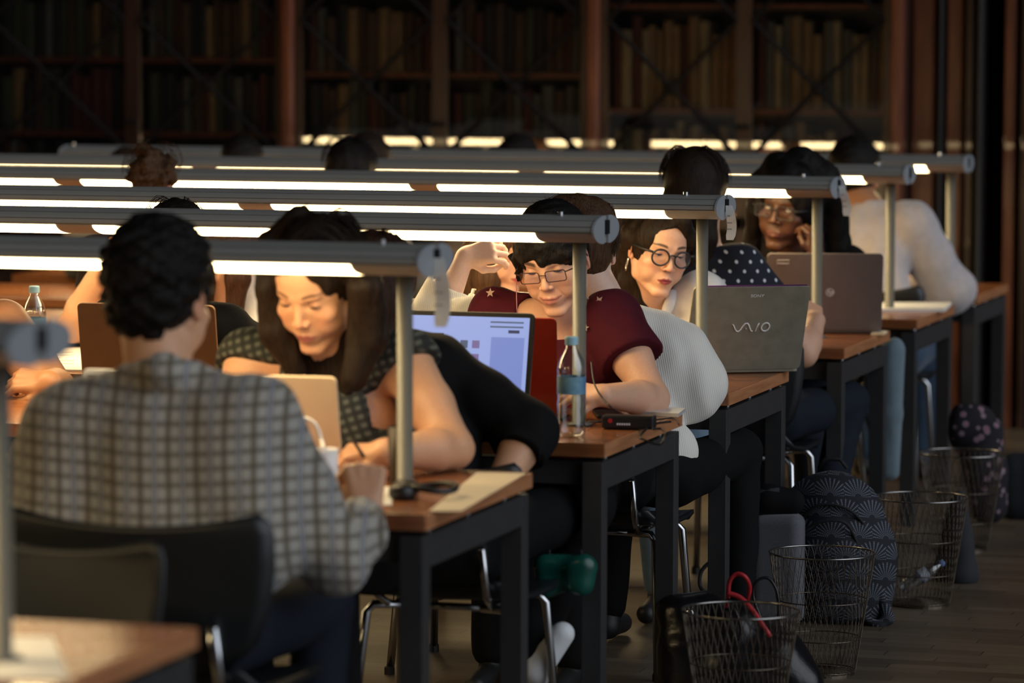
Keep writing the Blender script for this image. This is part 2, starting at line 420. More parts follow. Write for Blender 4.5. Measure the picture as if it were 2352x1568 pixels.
# ------------------------------------------------------------------ glazed bookcases (three units, two glass doors each) and their books
BY = 16.4
def bookcase(x0, x1, shelves, label):
    t = thing('bookcase', ((x0+x1)/2, BY, 0), 0, label, 'bookcase', 'glazed bookcases along the back wall')
    W = x1-x0; hx = W/2
    b = MB().box((-hx+0.02, 0.22, 1.3), (0.03, 0.40, 2.6)).box((hx-0.02, 0.22, 1.3), (0.03, 0.40, 2.6)).box((0, 0.41, 1.3), (W, 0.02, 2.6)).box((0, 0.22, 2.6), (W, 0.42, 0.05)).box((0, 0.22, 0.05), (W, 0.42, 0.1))
    b.build('carcass', m_casedk, t)
    for z in shelves: MB().box((0, 0.22, z-0.0125), (W-0.06, 0.36, 0.025)).build('shelf', m_case, t)
    MB().box((hx-0.028, -0.02, 1.32), (0.056, 0.06, 2.62)).build('pilaster', m_case, t, bevel=0.012)
    dw = (W-0.056)/2
    for s in (0, 1):
        cx = -hx+0.0+dw*(s+0.5)
        ft = 0.035
        d = MB()
        for zz in (0.14, 0.92, 2.5): d.box((cx, 0.0, zz), (dw-0.004, 0.03, ft*1.6))
        d.box((cx-dw/2+ft/2, 0, 1.3), (ft, 0.03, 2.5)).box((cx+dw/2-ft/2, 0, 1.3), (ft, 0.03, 2.5))
        dd = d.build('door', m_casedk, t)
        MB().box((cx, 0.004, 1.7), (dw-ft*2, 0.004, 1.52)).build('pane', m_pane, dd)
        iw = dw-ft*2; h0 = 0.62
        br = MB(); zc = 1.535
        for sg in (-1, 1):
            br.tube([(cx-iw/2, -0.014, zc-sg*h0*0.5), (cx+iw/2, -0.014, zc+sg*h0*0.5)], 0.011, 6)
            br.tube([(cx-iw/2, -0.014, zc+h0-sg*h0*0.5), (cx+iw/2, -0.014, zc+h0+sg*h0*0.5)], 0.011, 6)
            br.tube([(cx-iw/2, -0.014, zc-h0-sg*h0*0.5), (cx+iw/2, -0.014, zc-h0+sg*h0*0.5)], 0.011, 6)
        for q in (-1, 0, 1): br.lathe([(0.03, 0), (0.034, 0.006), (0.012, 0.014)], (cx, -0.012, zc+q*h0), 16, rotm('X', PI/2))
        br.build('metal_brace', m_bronze, dd)
        MB().lathe([(0.006, 0), (0.006, 0.018), (0.014, 0.024), (0.012, 0.034)], (cx+(dw/2-ft/2)*(1 if s == 0 else -1), -0.014, 1.36), 12, rotm('X', PI/2)).build('knob', m_bronze, dd, smooth=True)
    return t
units = [(-5.17, -3.58, (1.02, 1.31, 1.665, 2.02), 'leftmost glazed wooden bookcase, its books coloured nearly black for the shade there'),
         (-3.58, -2.085, (1.02, 1.30, 1.60, 1.98), 'middle glazed wooden bookcase, between the two reddish uprights'),
         (-2.085, -0.67, (1.02, 1.44, 1.92), 'right-hand glazed wooden bookcase holding the tallest old volumes')]
for u in units: bookcase(*u)
BK = []
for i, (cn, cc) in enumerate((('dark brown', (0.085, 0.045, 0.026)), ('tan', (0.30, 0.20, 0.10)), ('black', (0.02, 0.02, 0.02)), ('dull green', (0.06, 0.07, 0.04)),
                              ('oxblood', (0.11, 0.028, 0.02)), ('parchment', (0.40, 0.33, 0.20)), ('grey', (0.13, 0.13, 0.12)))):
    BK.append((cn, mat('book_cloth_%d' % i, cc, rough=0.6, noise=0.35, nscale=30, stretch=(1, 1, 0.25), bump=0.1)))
m_leaf = mat('page_edges', (0.42, 0.37, 0.28), rough=0.8)
rg = random.Random(5)
def book_mesh(w, h, d, mm):
    b = MB()
    b.cur = 0; pts = [(-w/2, 0.004), (-w*0.36, -0.004), (0, -0.007), (w*0.36, -0.004), (w/2, 0.004), (w/2, d), (w/2-0.003, d), (w/2-0.003, 0.008), (-w/2+0.003, 0.008), (-w/2+0.003, d), (-w/2, d)]
    b.prism(pts, 0, h, lambda u, v, z: (u, v, z))
    for q in (0.18, 0.42, 0.66, 0.86): b.box((0, -0.006, h*q), (w*0.7, 0.004, 0.006))
    b.cur = 1; b.box((0, d/2, h/2), (w-0.007, d-0.014, h-0.01))
    me = b.build('book', [mm, m_leaf]); return me
protos = {}
cnt = 0
names = ('leftmost', 'middle', 'right-hand')
for ui, (x0, x1, sh, _) in enumerate(units):
    W = x1-x0; dw = (W-0.056)/2
    vis = [z for z in sh if z > 1.2][:2] if ui < 2 else list(sh[:2])
    vis = [z for z in sh if z < 1.9 and z > 1.0]
    for zi, z in enumerate(vis):
        nxt = min([q for q in list(sh)+[2.5] if q > z])
        for dd in (0, 1):
            x = x0+0.045+dd*dw; xe = x0+dw*(dd+1)-0.03
            while x < xe-0.03:
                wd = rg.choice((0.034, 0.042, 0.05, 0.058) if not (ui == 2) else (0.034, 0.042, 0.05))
                ci = rg.choice((1, 5, 5, 1, 5, 4, 1, 6) if ui == 2 else (0, 0, 2, 2, 3, 4, 0, 6, 1)); hmax = (nxt-z)*rg.uniform(0.74, 0.93) - 0.02  # right unit gets paler books, others darker: uneven light put into the colour
                if z < 1.1 and cnt > 9999: break
                hq = round(hmax/0.02)*0.02
                key = (wd, ci, hq)
                lab = '%s %s %s book on the %s shelf, %s glass door, %s bookcase' % ({0.034: 'thin', 0.042: 'slim', 0.05: 'thick', 0.058: 'fat'}[wd], 'tall' if hq > 0.84*(nxt-z)-0.02 else 'short', BK[ci][0], ('lower', 'middle', 'upper', 'top')[zi] if len(vis) > 2 else ('lower', 'upper')[zi], ('left', 'right')[dd], names[ui])
                if key not in protos:
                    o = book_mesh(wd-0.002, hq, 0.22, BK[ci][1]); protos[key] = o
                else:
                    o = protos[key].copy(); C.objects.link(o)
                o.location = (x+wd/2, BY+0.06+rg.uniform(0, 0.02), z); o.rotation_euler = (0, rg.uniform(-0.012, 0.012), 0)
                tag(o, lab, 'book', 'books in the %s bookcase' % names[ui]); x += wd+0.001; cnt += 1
print('books', cnt)

# ------------------------------------------------------------------ reading tables and their lamp bars
RY = {0: 4.89, 1: 7.223, 2: 8.667, 3: 10.04, 4: 11.677, 5: 13.013, 6: 14.343}
XE = {0: 0.09, 1: 0, 2: 0, 3: -0.005, 4: 0.0, 5: 0.0, 6: 0.0}
TD, TL, TT = 0.80, 4.12, 0.036
def table_obj():
    t = thing('reading_table')
    tt = MB(); tt.cur = 0; tt.box((-TL/2, TD/2, 0.75-TT/2), (TL, TD, TT)); tp = tt.build('tabletop', m_top, t, bevel=0.002)
    MB().box((0.0015, TD/2, 0.75-TT/2), (0.004, TD, TT-0.003)).build('edge_band', m_edge, tp)
    lw = 0.05; zt = 0.75-TT-0.012
    f = MB()
    for xx in (-0.03, -TL+0.03, -TL/2):
        f.box((xx, TD/2, zt-0.035), (0.05 if xx != -TL/2 else 0.04, TD-0.09, 0.07))
    for yy in (0.045, TD-0.045): f.box((-TL/2, yy, zt-0.03), (TL-0.1, 0.03, 0.06))
    f.build('apron', m_steel, t, bevel=0.002)
    for xx in (-0.03, -TL/2, -TL+0.03):
        for yy in (0.03, TD-0.03):
            MB().box((xx, yy, zt/2), (0.052, 0.052, zt)).build('leg', m_steel, t, bevel=0.002)
    sp = MB()
    for xx in (-0.03, -TL/2, -TL+0.03):
        for yy in (0.12, TD/2, TD-0.12): sp.lathe([(0.009, 0), (0.009, 0.014)], (xx, yy, zt-0.001), 10)
    sp.build('spacer', m_chrome, t)
    return t
def lampbar_obj():
    t = thing('reading_lamp')
    PX = -0.172-0.0; zb = 1.221; hw, hh = 0.125, 0.035; zc = zb+hh; XR = -0.107; XL = -TL+0.107
    def sec(a, r=1.0): return (math.cos(a)*hw*r, math.sin(a)*hh*r)
    n = 40; ap = (math.radians(192), math.radians(262))          # the opening for the tubes, front and back
    outer = [sec(2*PI*i/n) for i in range(n)]
    h = MB(); h.prism(outer, XL, XR, lambda u, v, w: (w, u, zc+v)); ho = h.build('lamp_housing', m_alu, t, smooth=False)
    for xx in (XR, XL):
        s = 1 if xx == XR else -1
        for sgn in (-1, 1):
            a = [(-sgn*0.018, -hh*0.98)]+[(-sgn*(0.018+(hw+0.003-0.018)*math.sin(q)), -hh*1.04*math.cos(q)) for q in np.linspace(0.12, PI-0.12, 14)]+[(-sgn*0.018, hh*0.98)]
            MB().prism(a, xx, xx+s*0.006, lambda u, v, w: (w, u, zc+v)).build('end_cap', m_cap, t)
        MB().box((xx+s*0.004, 0, zc+0.006), (0.014, 0.03, 0.036)).build('bracket', m_black, t)
    gl = MB()
    for zz in (0.72, 0.30, -0.12):
        gl.box(((XL+XR)/2, -hw*math.sqrt(1-zz*zz)*1.0, zc+hh*zz), (XR-XL, 0.003, 0.0012))
    gl.build('groove', m_black, ho)
    x = XR-0.15
    for k in range(3):
        a, b = x-1.21, x
        for sgn in (1, -1):
            tb = MB(); pr = []
            for i in range(9):
                q = ap[0]+(ap[1]-ap[0])*i/8; u, v = sec(q, 1.012); pr.append((u*sgn, v))
            m_ = len(pr); vs = [(a, u, zc+v) for u, v in pr]+[(b, u, zc+v) for u, v in pr]
            fs = [(i, i+1, m_+i+1, m_+i) if sgn == -1 else (i, m_+i, m_+i+1, i+1) for i in range(m_-1)]
            tb.add(vs, fs); tb.build('lit_tube', m_tube, t, smooth=True)
        x -= 1.21+0.105
    for px in (PX, -TL-PX):
        MB().lathe([(0.034, 0), (0.034, 0.006), (0.018, 0.008), (0.0175, 0.49)], (px, 0, 0.7505), 20).build('post', m_post, t, smooth=True)
        MB().lathe([(0.008, 0), (0.008, 0.012)], (px-0.045, -0.02, zc+hh-0.003), 10).build('screw_knob', m_chrome, t)
    return t
RN = {0: 'nearest, cut off at bottom left', 1: 'second, of the man in checks', 2: 'third, with a water bottle',
      3: 'fourth, with the grey-green laptop', 4: 'fifth, with the brown-grey laptop', 5: 'sixth, with white papers', 6: 'farthest, before the bookcases'}
tproto = table_obj(); lproto = lampbar_obj()
for k in range(7):
    tl = 'wooden reading table on dark steel legs, '+RN[k]; ll = 'grey lamp bar with lit tubes over the table '+RN[k]
    if k == 0:
        t, l = tproto, lproto; t.location = (XE[k], RY[k], 0); l.location = (XE[k], RY[k]+0.397, 0); tag(t, tl, 'table', 'rows of reading tables'); tag(l, ll, 'lamp', 'lamp bars over the reading tables')
    else:
        t = dup(tproto, (XE[k], RY[k], 0), 0, tl); l = dup(lproto, (XE[k], RY[k]+0.397, 0), 0, ll)
# paper inventory tags hanging from the lamp ends
m_ink = mat('grey_ink', (0.12, 0.12, 0.13), rough=0.7)
def ptag(pos, L, w, sw, label):
    t = thing('paper_tag', pos, 0, label, 'tag', 'paper tags on the lamp ends')
    n = 8; vs = []
    for i in range(n+1):
        z = -L*i/n; x = sw*i/n+0.006*math.sin(i/n*PI); y = -0.004*math.sin(i*0.9)
        ww = w*(0.72+0.28*min(1, i/2)) if i < n else w*0.75
        vs += [(x-ww/2, y, z), (x+ww/2, y, z)]
    b = MB(); b.add(vs, [(2*i, 2*i+1, 2*i+3, 2*i+2) for i in range(n)]); o = b.build('slip', m_paper, t)
    sm = o.modifiers.new('s', 'SOLIDIFY'); sm.thickness = 0.0006
    for f_, ww in ((0.30, 0.3), (0.5, 0.75), (0.68, 0.85)):
        p = MB(); 
        for q in range(int(7*ww)): p.box((sw*f_+(q-3.5*ww+0.5)*w*0.13, -0.0062, -L*f_), (w*0.08, 0.0006, 0.0035))
        p.build('printed_line', m_ink, t)
    return t
for k, L, sw, lb in ((1, 0.15, 0.005, 'blurred white paper tag hanging from the lamp end above the man in the checked shirt'),
                     (3, 0.10, 0.004, 'white printed paper tag hanging from the lamp end above the grey-green laptop'),
                     (4, 0.10, 0.02, 'slanting white paper tag on the lamp end over the brown-grey laptop')):
    ptag((XE[k]-0.088, RY[k]+0.397-0.02, 1.262), L, 0.034 if k == 1 else 0.028, sw, lb)
# ------------------------------------------------------------------ people: materials
m_skin = mat('skin', (1, 1, 1), rough=0.45, vcol=True, noise=0.05, nscale=140, bump=0.06, bscale=420, sub=0.12, spec=0.4)
def hairmat(name, c, c2):
    if name in MATS: return MATS[name]
    m = mat(name, c, rough=0.5, col2=c2, nscale=170, stretch=(1, 1, 0.09), bump=0.9, bscale=330, spec=0.18); return m
m_hblack = hairmat('hair_black', (0.004, 0.0035, 0.003), (0.008, 0.006, 0.005))
m_hdark = hairmat('hair_dark_brown', (0.010, 0.006, 0.0035), (0.022, 0.012, 0.0065))
m_hbrown = hairmat('hair_brown', (0.045, 0.022, 0.011), (0.085, 0.043, 0.020))
m_hchest = hairmat('hair_auburn', (0.026, 0.011, 0.006), (0.050, 0.021, 0.011))
m_eye = mat('eye_white', (0.72, 0.68, 0.62), rough=0.12)
m_iris = mat('iris', (0.012, 0.008, 0.006), rough=0.08)
m_lash = mat('lashes', (0.006, 0.005, 0.004), rough=0.6)
m_nail = mat('nail', (0.62, 0.40, 0.34), rough=0.25)
def cloth(name, c, **k):
    k.setdefault('rough', 0.85); k.setdefault('bump', 0.25); k.setdefault('bscale', 500); k.setdefault('noise', 0.12); k.setdefault('nscale', 30); k.setdefault('sheen', 0.2 if max(c) > 0.1 else 0.0)
    return mat(name, c, **k)
m_blackc = cloth('black_cloth', (0.006, 0.006, 0.0065), spec=0.15); m_navy = cloth('navy_denim', (0.009, 0.013, 0.022), spec=0.2); m_denim = cloth('blue_denim', (0.03, 0.065, 0.12))
m_paled = cloth('pale_denim', (0.20, 0.30, 0.42)); m_maroon = cloth('maroon_jersey', (0.07, 0.006, 0.014), spec=0.2); m_white = cloth('white_shirt', (0.72, 0.70, 0.68))
m_red = cloth('red_top', (0.28, 0.012, 0.02)); m_grey = cloth('grey_knit', (0.14, 0.13, 0.12)); m_linen = cloth('white_linen', (0.55, 0.50, 0.50)); m_brownc = cloth('brown_cloth', (0.05, 0.035, 0.03))
m_shoe = mat('black_shoe', (0.012, 0.012, 0.012), rough=0.5); m_wshoe = mat('white_sneaker', (0.72, 0.74, 0.76), rough=0.6)
SK = {'fair': (0.68, 0.39, 0.26), 'warm': (0.66, 0.36, 0.21), 'brown': (0.085, 0.032, 0.015), 'pale': (0.70, 0.46, 0.36), 'tan': (0.42, 0.20, 0.10)}

# cream ribbed knit, checked shirt, dark plaid top, polka dots
m_cream = cloth('cream_ribbed_knit', (0.66, 0.62, 0.54)); X, Y, Z = xyz(m_cream)
rib = ((X+Z*0.18+Y*0.3)*(2*PI/0.0062)).fn('SINE')*0.5+0.5
setcol(m_cream, mixcol(m_cream, rib, (0.71, 0.68, 0.62), (0.82, 0.79, 0.72)))
bp = [n for n in m_cream.node_tree.nodes if n.type == 'BUMP'][0]; m_cream.node_tree.links.new(rib.o, bp.inputs['Height']); bp.inputs['Strength'].default_value = 0.18
m_plaid = cloth('checked_shirt_cloth', (0.3, 0.3, 0.3), noise=0); X, Y, Z = xyz(m_plaid)
tw = (Z*9.0+X*3).fn('SINE')*0.006
u = ((X+Y*0.25+tw)*(1/0.030)).fn('FRACT'); v = ((Z+(X*11).fn('SINE')*0.007)*(1/0.030)).fn('FRACT')
lu = (u-0.5).fn('ABSOLUTE').fn('SMOOTH_MIN', 9.0, 0.01)
su = ((u-0.5).fn('ABSOLUTE')*-9.0+2.0).fn('MAXIMUM', 0.0).fn('MINIMUM', 1.0); sv = ((v-0.5).fn('ABSOLUTE')*-9.0+2.0).fn('MAXIMUM', 0.0).fn('MINIMUM', 1.0)
tu = (((X+Y*0.25+tw)*(1/0.060)).fn('FRACT')-0.25).fn('ABSOLUTE').fn('LESS_THAN', 0.05)
c0 = mixcol(m_plaid, su, (0.37, 0.35, 0.31), (0.13, 0.105, 0.07)); c1 = mixcol(m_plaid, sv*0.75, c0, (0.09, 0.075, 0.05)); setcol(m_plaid, mixcol(m_plaid, tu*0.5, c1, (0.42, 0.47, 0.58)))
m_bplaid = cloth('dark_plaid_cloth', (0.03, 0.03, 0.03), noise=0); X, Y, Z = xyz(m_bplaid)
u = (((X*0.9+Z*0.35)*(1/0.021)).fn('FRACT')-0.5).fn('ABSOLUTE').fn('GREATER_THAN', 0.24); v = (((Z*0.95-X*0.3)*(1/0.021)).fn('FRACT')-0.5).fn('ABSOLUTE').fn('GREATER_THAN', 0.27)
setcol(m_bplaid, mixcol(m_bplaid, u*v, mixcol(m_bplaid, (u+v)*0.5, (0.012, 0.013, 0.012), (0.03, 0.035, 0.028)), (0.095, 0.10, 0.08)))
m_dots = cloth('polka_dot_cloth', (0.01, 0.012, 0.03), noise=0); X, Y, Z = xyz(m_dots)
r_ = (Z*(1/0.030)); ro = r_.fn('FLOOR'); u = ((X+Y*0.6)*(1/0.052)+ro*0.5).fn('FRACT')-0.5; v = r_.fn('FRACT')-0.5
dd = (u*u*3.0+v*v).fn('SQRT').fn('LESS_THAN', 0.185)
setcol(m_dots, mixcol(m_dots, dd, (0.008, 0.010, 0.022), (0.75, 0.77, 0.80)))

# ------------------------------------------------------------------ people: the figure
def headframe(c, yaw, pitch, roll, k=1.0):
    R = rotm('Z', math.radians(yaw))@rotm('X', math.radians(pitch))@rotm('Y', math.radians(roll))@rotm('Z', PI)
    return Fr(c, R, k)          # local: +y out of the face, +z crown; yaw 0 faces the camera side, pitch > 0 looks down
EYE = (0.0315, 0.068, 0.006)
def head_ops(s, f, smile=0.0, jaw=1.0, lidup=0.0, ears=True, wide=1.0, lips=1.0, nose=1.0):
    j = jaw
    s.ell((0, -0.012, 0.038), (0.073, 0.093, 0.082), 0.02, f)
    s.ell((0, 0.022, 0.005), (0.064*wide, 0.068, 0.072), 0.02, f)
    s.ell((0, 0.030, -0.045), (0.052*j, 0.056, 0.062), 0.02, f)
    for x in (-1, 1):
        s.cap((x*0.057*wide, -0.008, -0.035), (x*0.050*j, 0.004, -0.070), 0.013, 0.012, 0.018, f)
        s.cap((x*0.050*j, 0.004, -0.070), (x*0.014, 0.068, -0.103), 0.012, 0.012, 0.018, f)
        s.ell((x*0.041, 0.057, -0.024), (0.023, 0.021, 0.019), 0.016, f)
        s.ell((x*(0.036), 0.058, -0.050), (0.018+0.004*smile, 0.019, 0.020), 0.018, f)
        s.ell((x*0.042, 0.036, -0.052), (0.017, 0.024, 0.026), 0.02, f)
        s.cap((x*0.012, 0.0835, 0.024), (x*0.040, 0.074, 0.027), 0.0075, 0.006, 0.014, f)
    s.ell((0, 0.070, -0.101), (0.018, 0.015, 0.014), 0.014, f)
    s.ell((0, 0.058, 0.052), (0.048, 0.030, 0.036), 0.018, f)
    s.ell((0, 0.070, -0.065), (0.027, 0.020, 0.026), 0.012, f)
    for x in (-1, 1):
        s.ell((x*0.031, 0.094, 0.006), (0.0185, 0.018, 0.0125), 0.008, f, sub=True)
        s.lid((x*EYE[0], EYE[1], EYE[2]), 0.0135, math.radians(8-26*lidup), 1, 0.0025, f)
        s.lid((x*EYE[0], EYE[1]-0.0004, EYE[2]), 0.0130, math.radians(-28), -1, 0.0025, f)
    n = nose
    s.cap((0, 0.0795, 0.018), (0, 0.0975*n**.2, -0.022), 0.0068, 0.0082, 0.008, f)
    s.ell((0, 0.100*n**.2, -0.0285), (0.0092*n, 0.0088, 0.0078), 0.006, f)
    for x in (-1, 1): s.ell((x*0.0115*n, 0.0915, -0.0315), (0.0066, 0.0085, 0.0058), 0.004, f)
    for x in (-1, 1): s.ell((x*0.0062, 0.0965, -0.0385), (0.0032, 0.005, 0.003), 0.002, f, sub=True)
    zc = -0.0640; sm = 0.006*smile; w = 0.0245+0.004*smile
    for x in (-1, 1):
        s.chain([(x*w, 0.0745, zc+sm), (x*0.013, 0.0855, zc+0.0012+sm*0.2), (x*0.0035, 0.0895, zc+0.0034)], [0.0014, 0.0035*lips, 0.0040*lips], 0.004, f)
        s.chain([(x*(w-0.003), 0.0745, zc-0.001+sm), (x*0.012, 0.0845, zc-0.0062), (0, 0.0872, zc-0.0078)], [0.0014, 0.0042*lips, 0.0050*lips], 0.004, f)
        s.cap((x*(w-0.001), 0.0775, zc-0.0010+sm), (0, 0.0935, zc-0.0016), 0.0007, 0.0010, 0.0015, f, sub=True)
        if smile > 0.3: s.cap((x*0.017, 0.088, -0.030), (x*0.034, 0.079, -0.062), 0.0012, 0.0012, 0.006, f, sub=True)
    if ears:
        for x in (-1, 1):
            R = rotm('Z', -x*0.45)@rotm('X', 0.12)
            s.ell((x*0.0765, -0.010, -0.004), (0.0055, 0.0165, 0.030), 0.004, f, R=R)
            s.ell((x*0.0815, -0.004, -0.001), (0.004, 0.0085, 0.018), 0.003, f, sub=True, R=R)
            s.ell((x*0.0735, -0.002, -0.026), (0.005, 0.007, 0.009), 0.004, f)
def skin_col(f, base, lip=(0.42, 0.10, 0.10), blush=0.25, brow=None, browc=(0.02, 0.012, 0.008), smile=0.0, browth=1.0, lipw=1.0):
    base = np.array(base)
    def fn(P):
        L = ((P-f.o)@f.R)/f.k; x, y, z = np.abs(L[:, 0]), L[:, 1], L[:, 2]
        c = np.tile(base, (len(P), 1))
        near = (np.abs(L) < 0.16).all(1)
        def bl(m, col):
            nonlocal c
            m = np.clip(m, 0, 1)*near; c = c*(1-m[:, None])+np.array(col)*m[:, None]
        g = lambda q: 1/(1+np.exp(-q))
        fr = (y > 0.045)
        red = base*np.array([1.0, 0.66, 0.60])
        bl(blush*fr*np.exp(-((x-0.042)/0.018)**2-((z+0.03)/0.02)**2), red)
        bl(blush*1.2*fr*np.exp(-((x)/0.014)**2-((z+0.03)/0.012)**2), red)
        bl(0.5*(x > 0.066)*np.exp(-((z+0.0)/0.03)**2)*(np.abs(y+0.005) < 0.03), red)
        w = 0.025*lipw+0.003*smile; zc = -0.0655+0.006*smile*(x/0.026)**2
        up = 0.0062*(1-(x/w)**2)*(1+0.25*np.exp(-((x-0.006)/0.004)**2)-0.2*np.exp(-(x/0.003)**2))+0.001; dn = 0.0098*(1-(x/w)**2)**1
        ins = np.where(z > zc, (up-(z-zc)), (dn-(zc-z)))
        bl(0.92*g(ins/0.0007)*(x < w)*(y > 0.066), lip)
        bl(0.6*np.exp(-((z-zc)/0.0009)**2)*(x < w)*(y > 0.066), np.array(lip)*0.25)
        if brow is not None:
            zb = brow+0.004*(1-((x-0.036)/0.022)**2)
            th = 0.0032*browth*np.clip((0.060-x)/0.025, 0.2, 1)
            bl(0.93*g((th-np.abs(z-zb))/0.0007)*g((x-0.0135)/0.0012)*g((0.056-x)/0.0012)*(y > 0.03), browc)
        bl(0.75*np.exp(-((x-0.0065)/0.003)**2-((z+0.0375)/0.0022)**2)*(y > 0.083), base*0.12)
        return c
    return fn
def eyes(parent, f, gaze=(0, 1, -0.3), lidup=0.0, lash=True):
    g = nz(gaze)
    for x in (-1, 1):
        b = MB(); n1, n2 = 20, 12; r = 0.0122; c = np.array((x*EYE[0], EYE[1], EYE[2]))
        for i in range(n2+1):
            for k in range(n1):
                th = PI*i/n2; a = 2*PI*k/n1
                b.v.append(tuple(f.w(c+r*np.array((math.sin(th)*math.cos(a), math.sin(th)*math.sin(a), math.cos(th))))))
        for i in range(n2):
            for k in range(n1): b.f.append((i*n1+k, i*n1+(k+1) % n1, (i+1)*n1+(k+1) % n1, (i+1)*n1+k)); b.mi.append(0)
        eo = b.build('eye', m_eye, parent, smooth=True); eo.matrix_parent_inverse = parent.matrix_basis.inverted()
        u = nz(np.cross(g, (0, 0, 1))); w = np.cross(u, g)
        d = MB(); rr = 0.0056; off = math.sqrt(r*r-rr*rr)
        vs = [f.w(c+g*(r+0.0004))]+[f.w(c+g*(off+0.0004)+(u*math.cos(2*PI*k/16)+w*math.sin(2*PI*k/16))*rr) for k in range(16)]
        d.add(vs, [(0, 1+k, 1+(k+1) % 16) for k in range(16)]); io = d.build('iris', m_iris, eo)
        if lash:
            a = math.radians(8-26*lidup); pts = []
            for q in np.linspace(-1.05, 1.05, 9):
                yy = math.cos(q)*0.0142; xx = math.sin(q)*0.0150; zz = yy*math.tan(a)*1.0
                pts.append(f.w(c+np.array((xx, yy, zz-0.0004))))
            lb = MB().tube(pts, [0.0004, 0.0010, 0.0013, 0.0014, 0.0014, 0.0014, 0.0013, 0.0010, 0.0004], 6)
            lo_ = lb.build('eyelashes', m_lash, parent, smooth=True); lo_.matrix_parent_inverse = parent.matrix_basis.inverted()
def hand_ops(s, wrist, d, up, side=1, curl=0.6, spread=0.12, k=1.0, thumb=0.5, curls=None):
    """hand at the wrist: d = finger direction, up = back of the hand, side = +1/-1 side of the thumb"""
    y = nz(d); z = nz(np.asarray(up, float)-y*np.dot(up, y)); x = np.cross(y, z)*side
    f = Fr(wrist, np.stack([x, y, z], 1), k)
    s.ell((0, 0.005, 0), (0.028, 0.028, 0.019), 0.014, f)
    for i, bx in enumerate((0.030, 0.010, -0.010, -0.028)):
        s.cap((bx*0.55, 0.012, 0), (bx, 0.082-abs(i-1)*0.004, 0.002), 0.0135, 0.0115, 0.012, f)
    s.ell((0.022, 0.035, -0.008), (0.016, 0.028, 0.014), 0.010, f)
    tips = []
    for i, (bx, L) in enumerate(((0.031, 0.070), (0.0105, 0.080), (-0.0105, 0.074), (-0.029, 0.058))):
        p = np.array((bx, 0.084-abs(i-1)*0.004, 0.001)); a = 0.25*curl; az = (1.5-i)*spread; pts = [p]
        cu = curls[i] if curls else curl
        for seg, fr in enumerate((0.46, 0.30, 0.24)):
            a += cu*(0.75, 1.0, 0.65)[seg]
            p = p+L*fr*np.array((math.sin(az)*math.cos(a), math.cos(az)*math.cos(a), -math.sin(a))); pts.append(p)
        s.chain(pts, [0.0098, 0.0090, 0.0082, 0.0070], 0.0025, f); tips.append(f.w(pts[-1]))
    t = [(0.022, 0.018, -0.006), (0.043, 0.042, -0.014-0.008*thumb), (0.050-0.014*thumb, 0.070, -0.024-0.014*thumb), (0.044-0.026*thumb, 0.092, -0.030-0.018*thumb)]
    s.chain(t, [0.0125, 0.0108, 0.0098, 0.0080], 0.004, f)
    c = f.w((0.0, 0.07, -0.01)); r = 0.125*k
    return (c-r, c+r), tips, f
def strands(paths, m, parent, seed=1, name='loose_strands'):
    rg = np.random.RandomState(seed); b = MB()
    for pts, R, n, r in paths:
        P = np.array(pts, float); m_ = len(P)
        for i in range(n):
            a = rg.rand()*6.28; q = R*(0.55+0.6*rg.rand()); ph = rg.rand()*6.28; wv = R*0.35*rg.rand()
            t0 = rg.rand()*0.15; t1 = 1-0.25*rg.rand(); out = []
            for s_ in np.linspace(t0, t1, 9):
                u = s_*(m_-1); i0 = min(int(u), m_-2); p = P[i0]+(P[i0+1]-P[i0])*(u-i0); t = nz(P[i0+1]-P[i0])
                e1 = nz(np.cross(t, (0.3, 1, 0.2))); e2 = np.cross(t, e1)
                out.append(p+e1*(math.cos(a)*q+math.sin(s_*7+ph)*wv)+e2*(math.sin(a)*q+math.cos(s_*6+ph)*wv))
            b.tube(out, [r]*8+[r*0.3], 4, caps=False)
    o = b.build(name, m, parent, smooth=True); o.matrix_parent_inverse = parent.matrix_basis.inverted(); return o
def attach(o, parent): o.parent = parent; o.matrix_parent_inverse = parent.matrix_basis.inverted(); return o

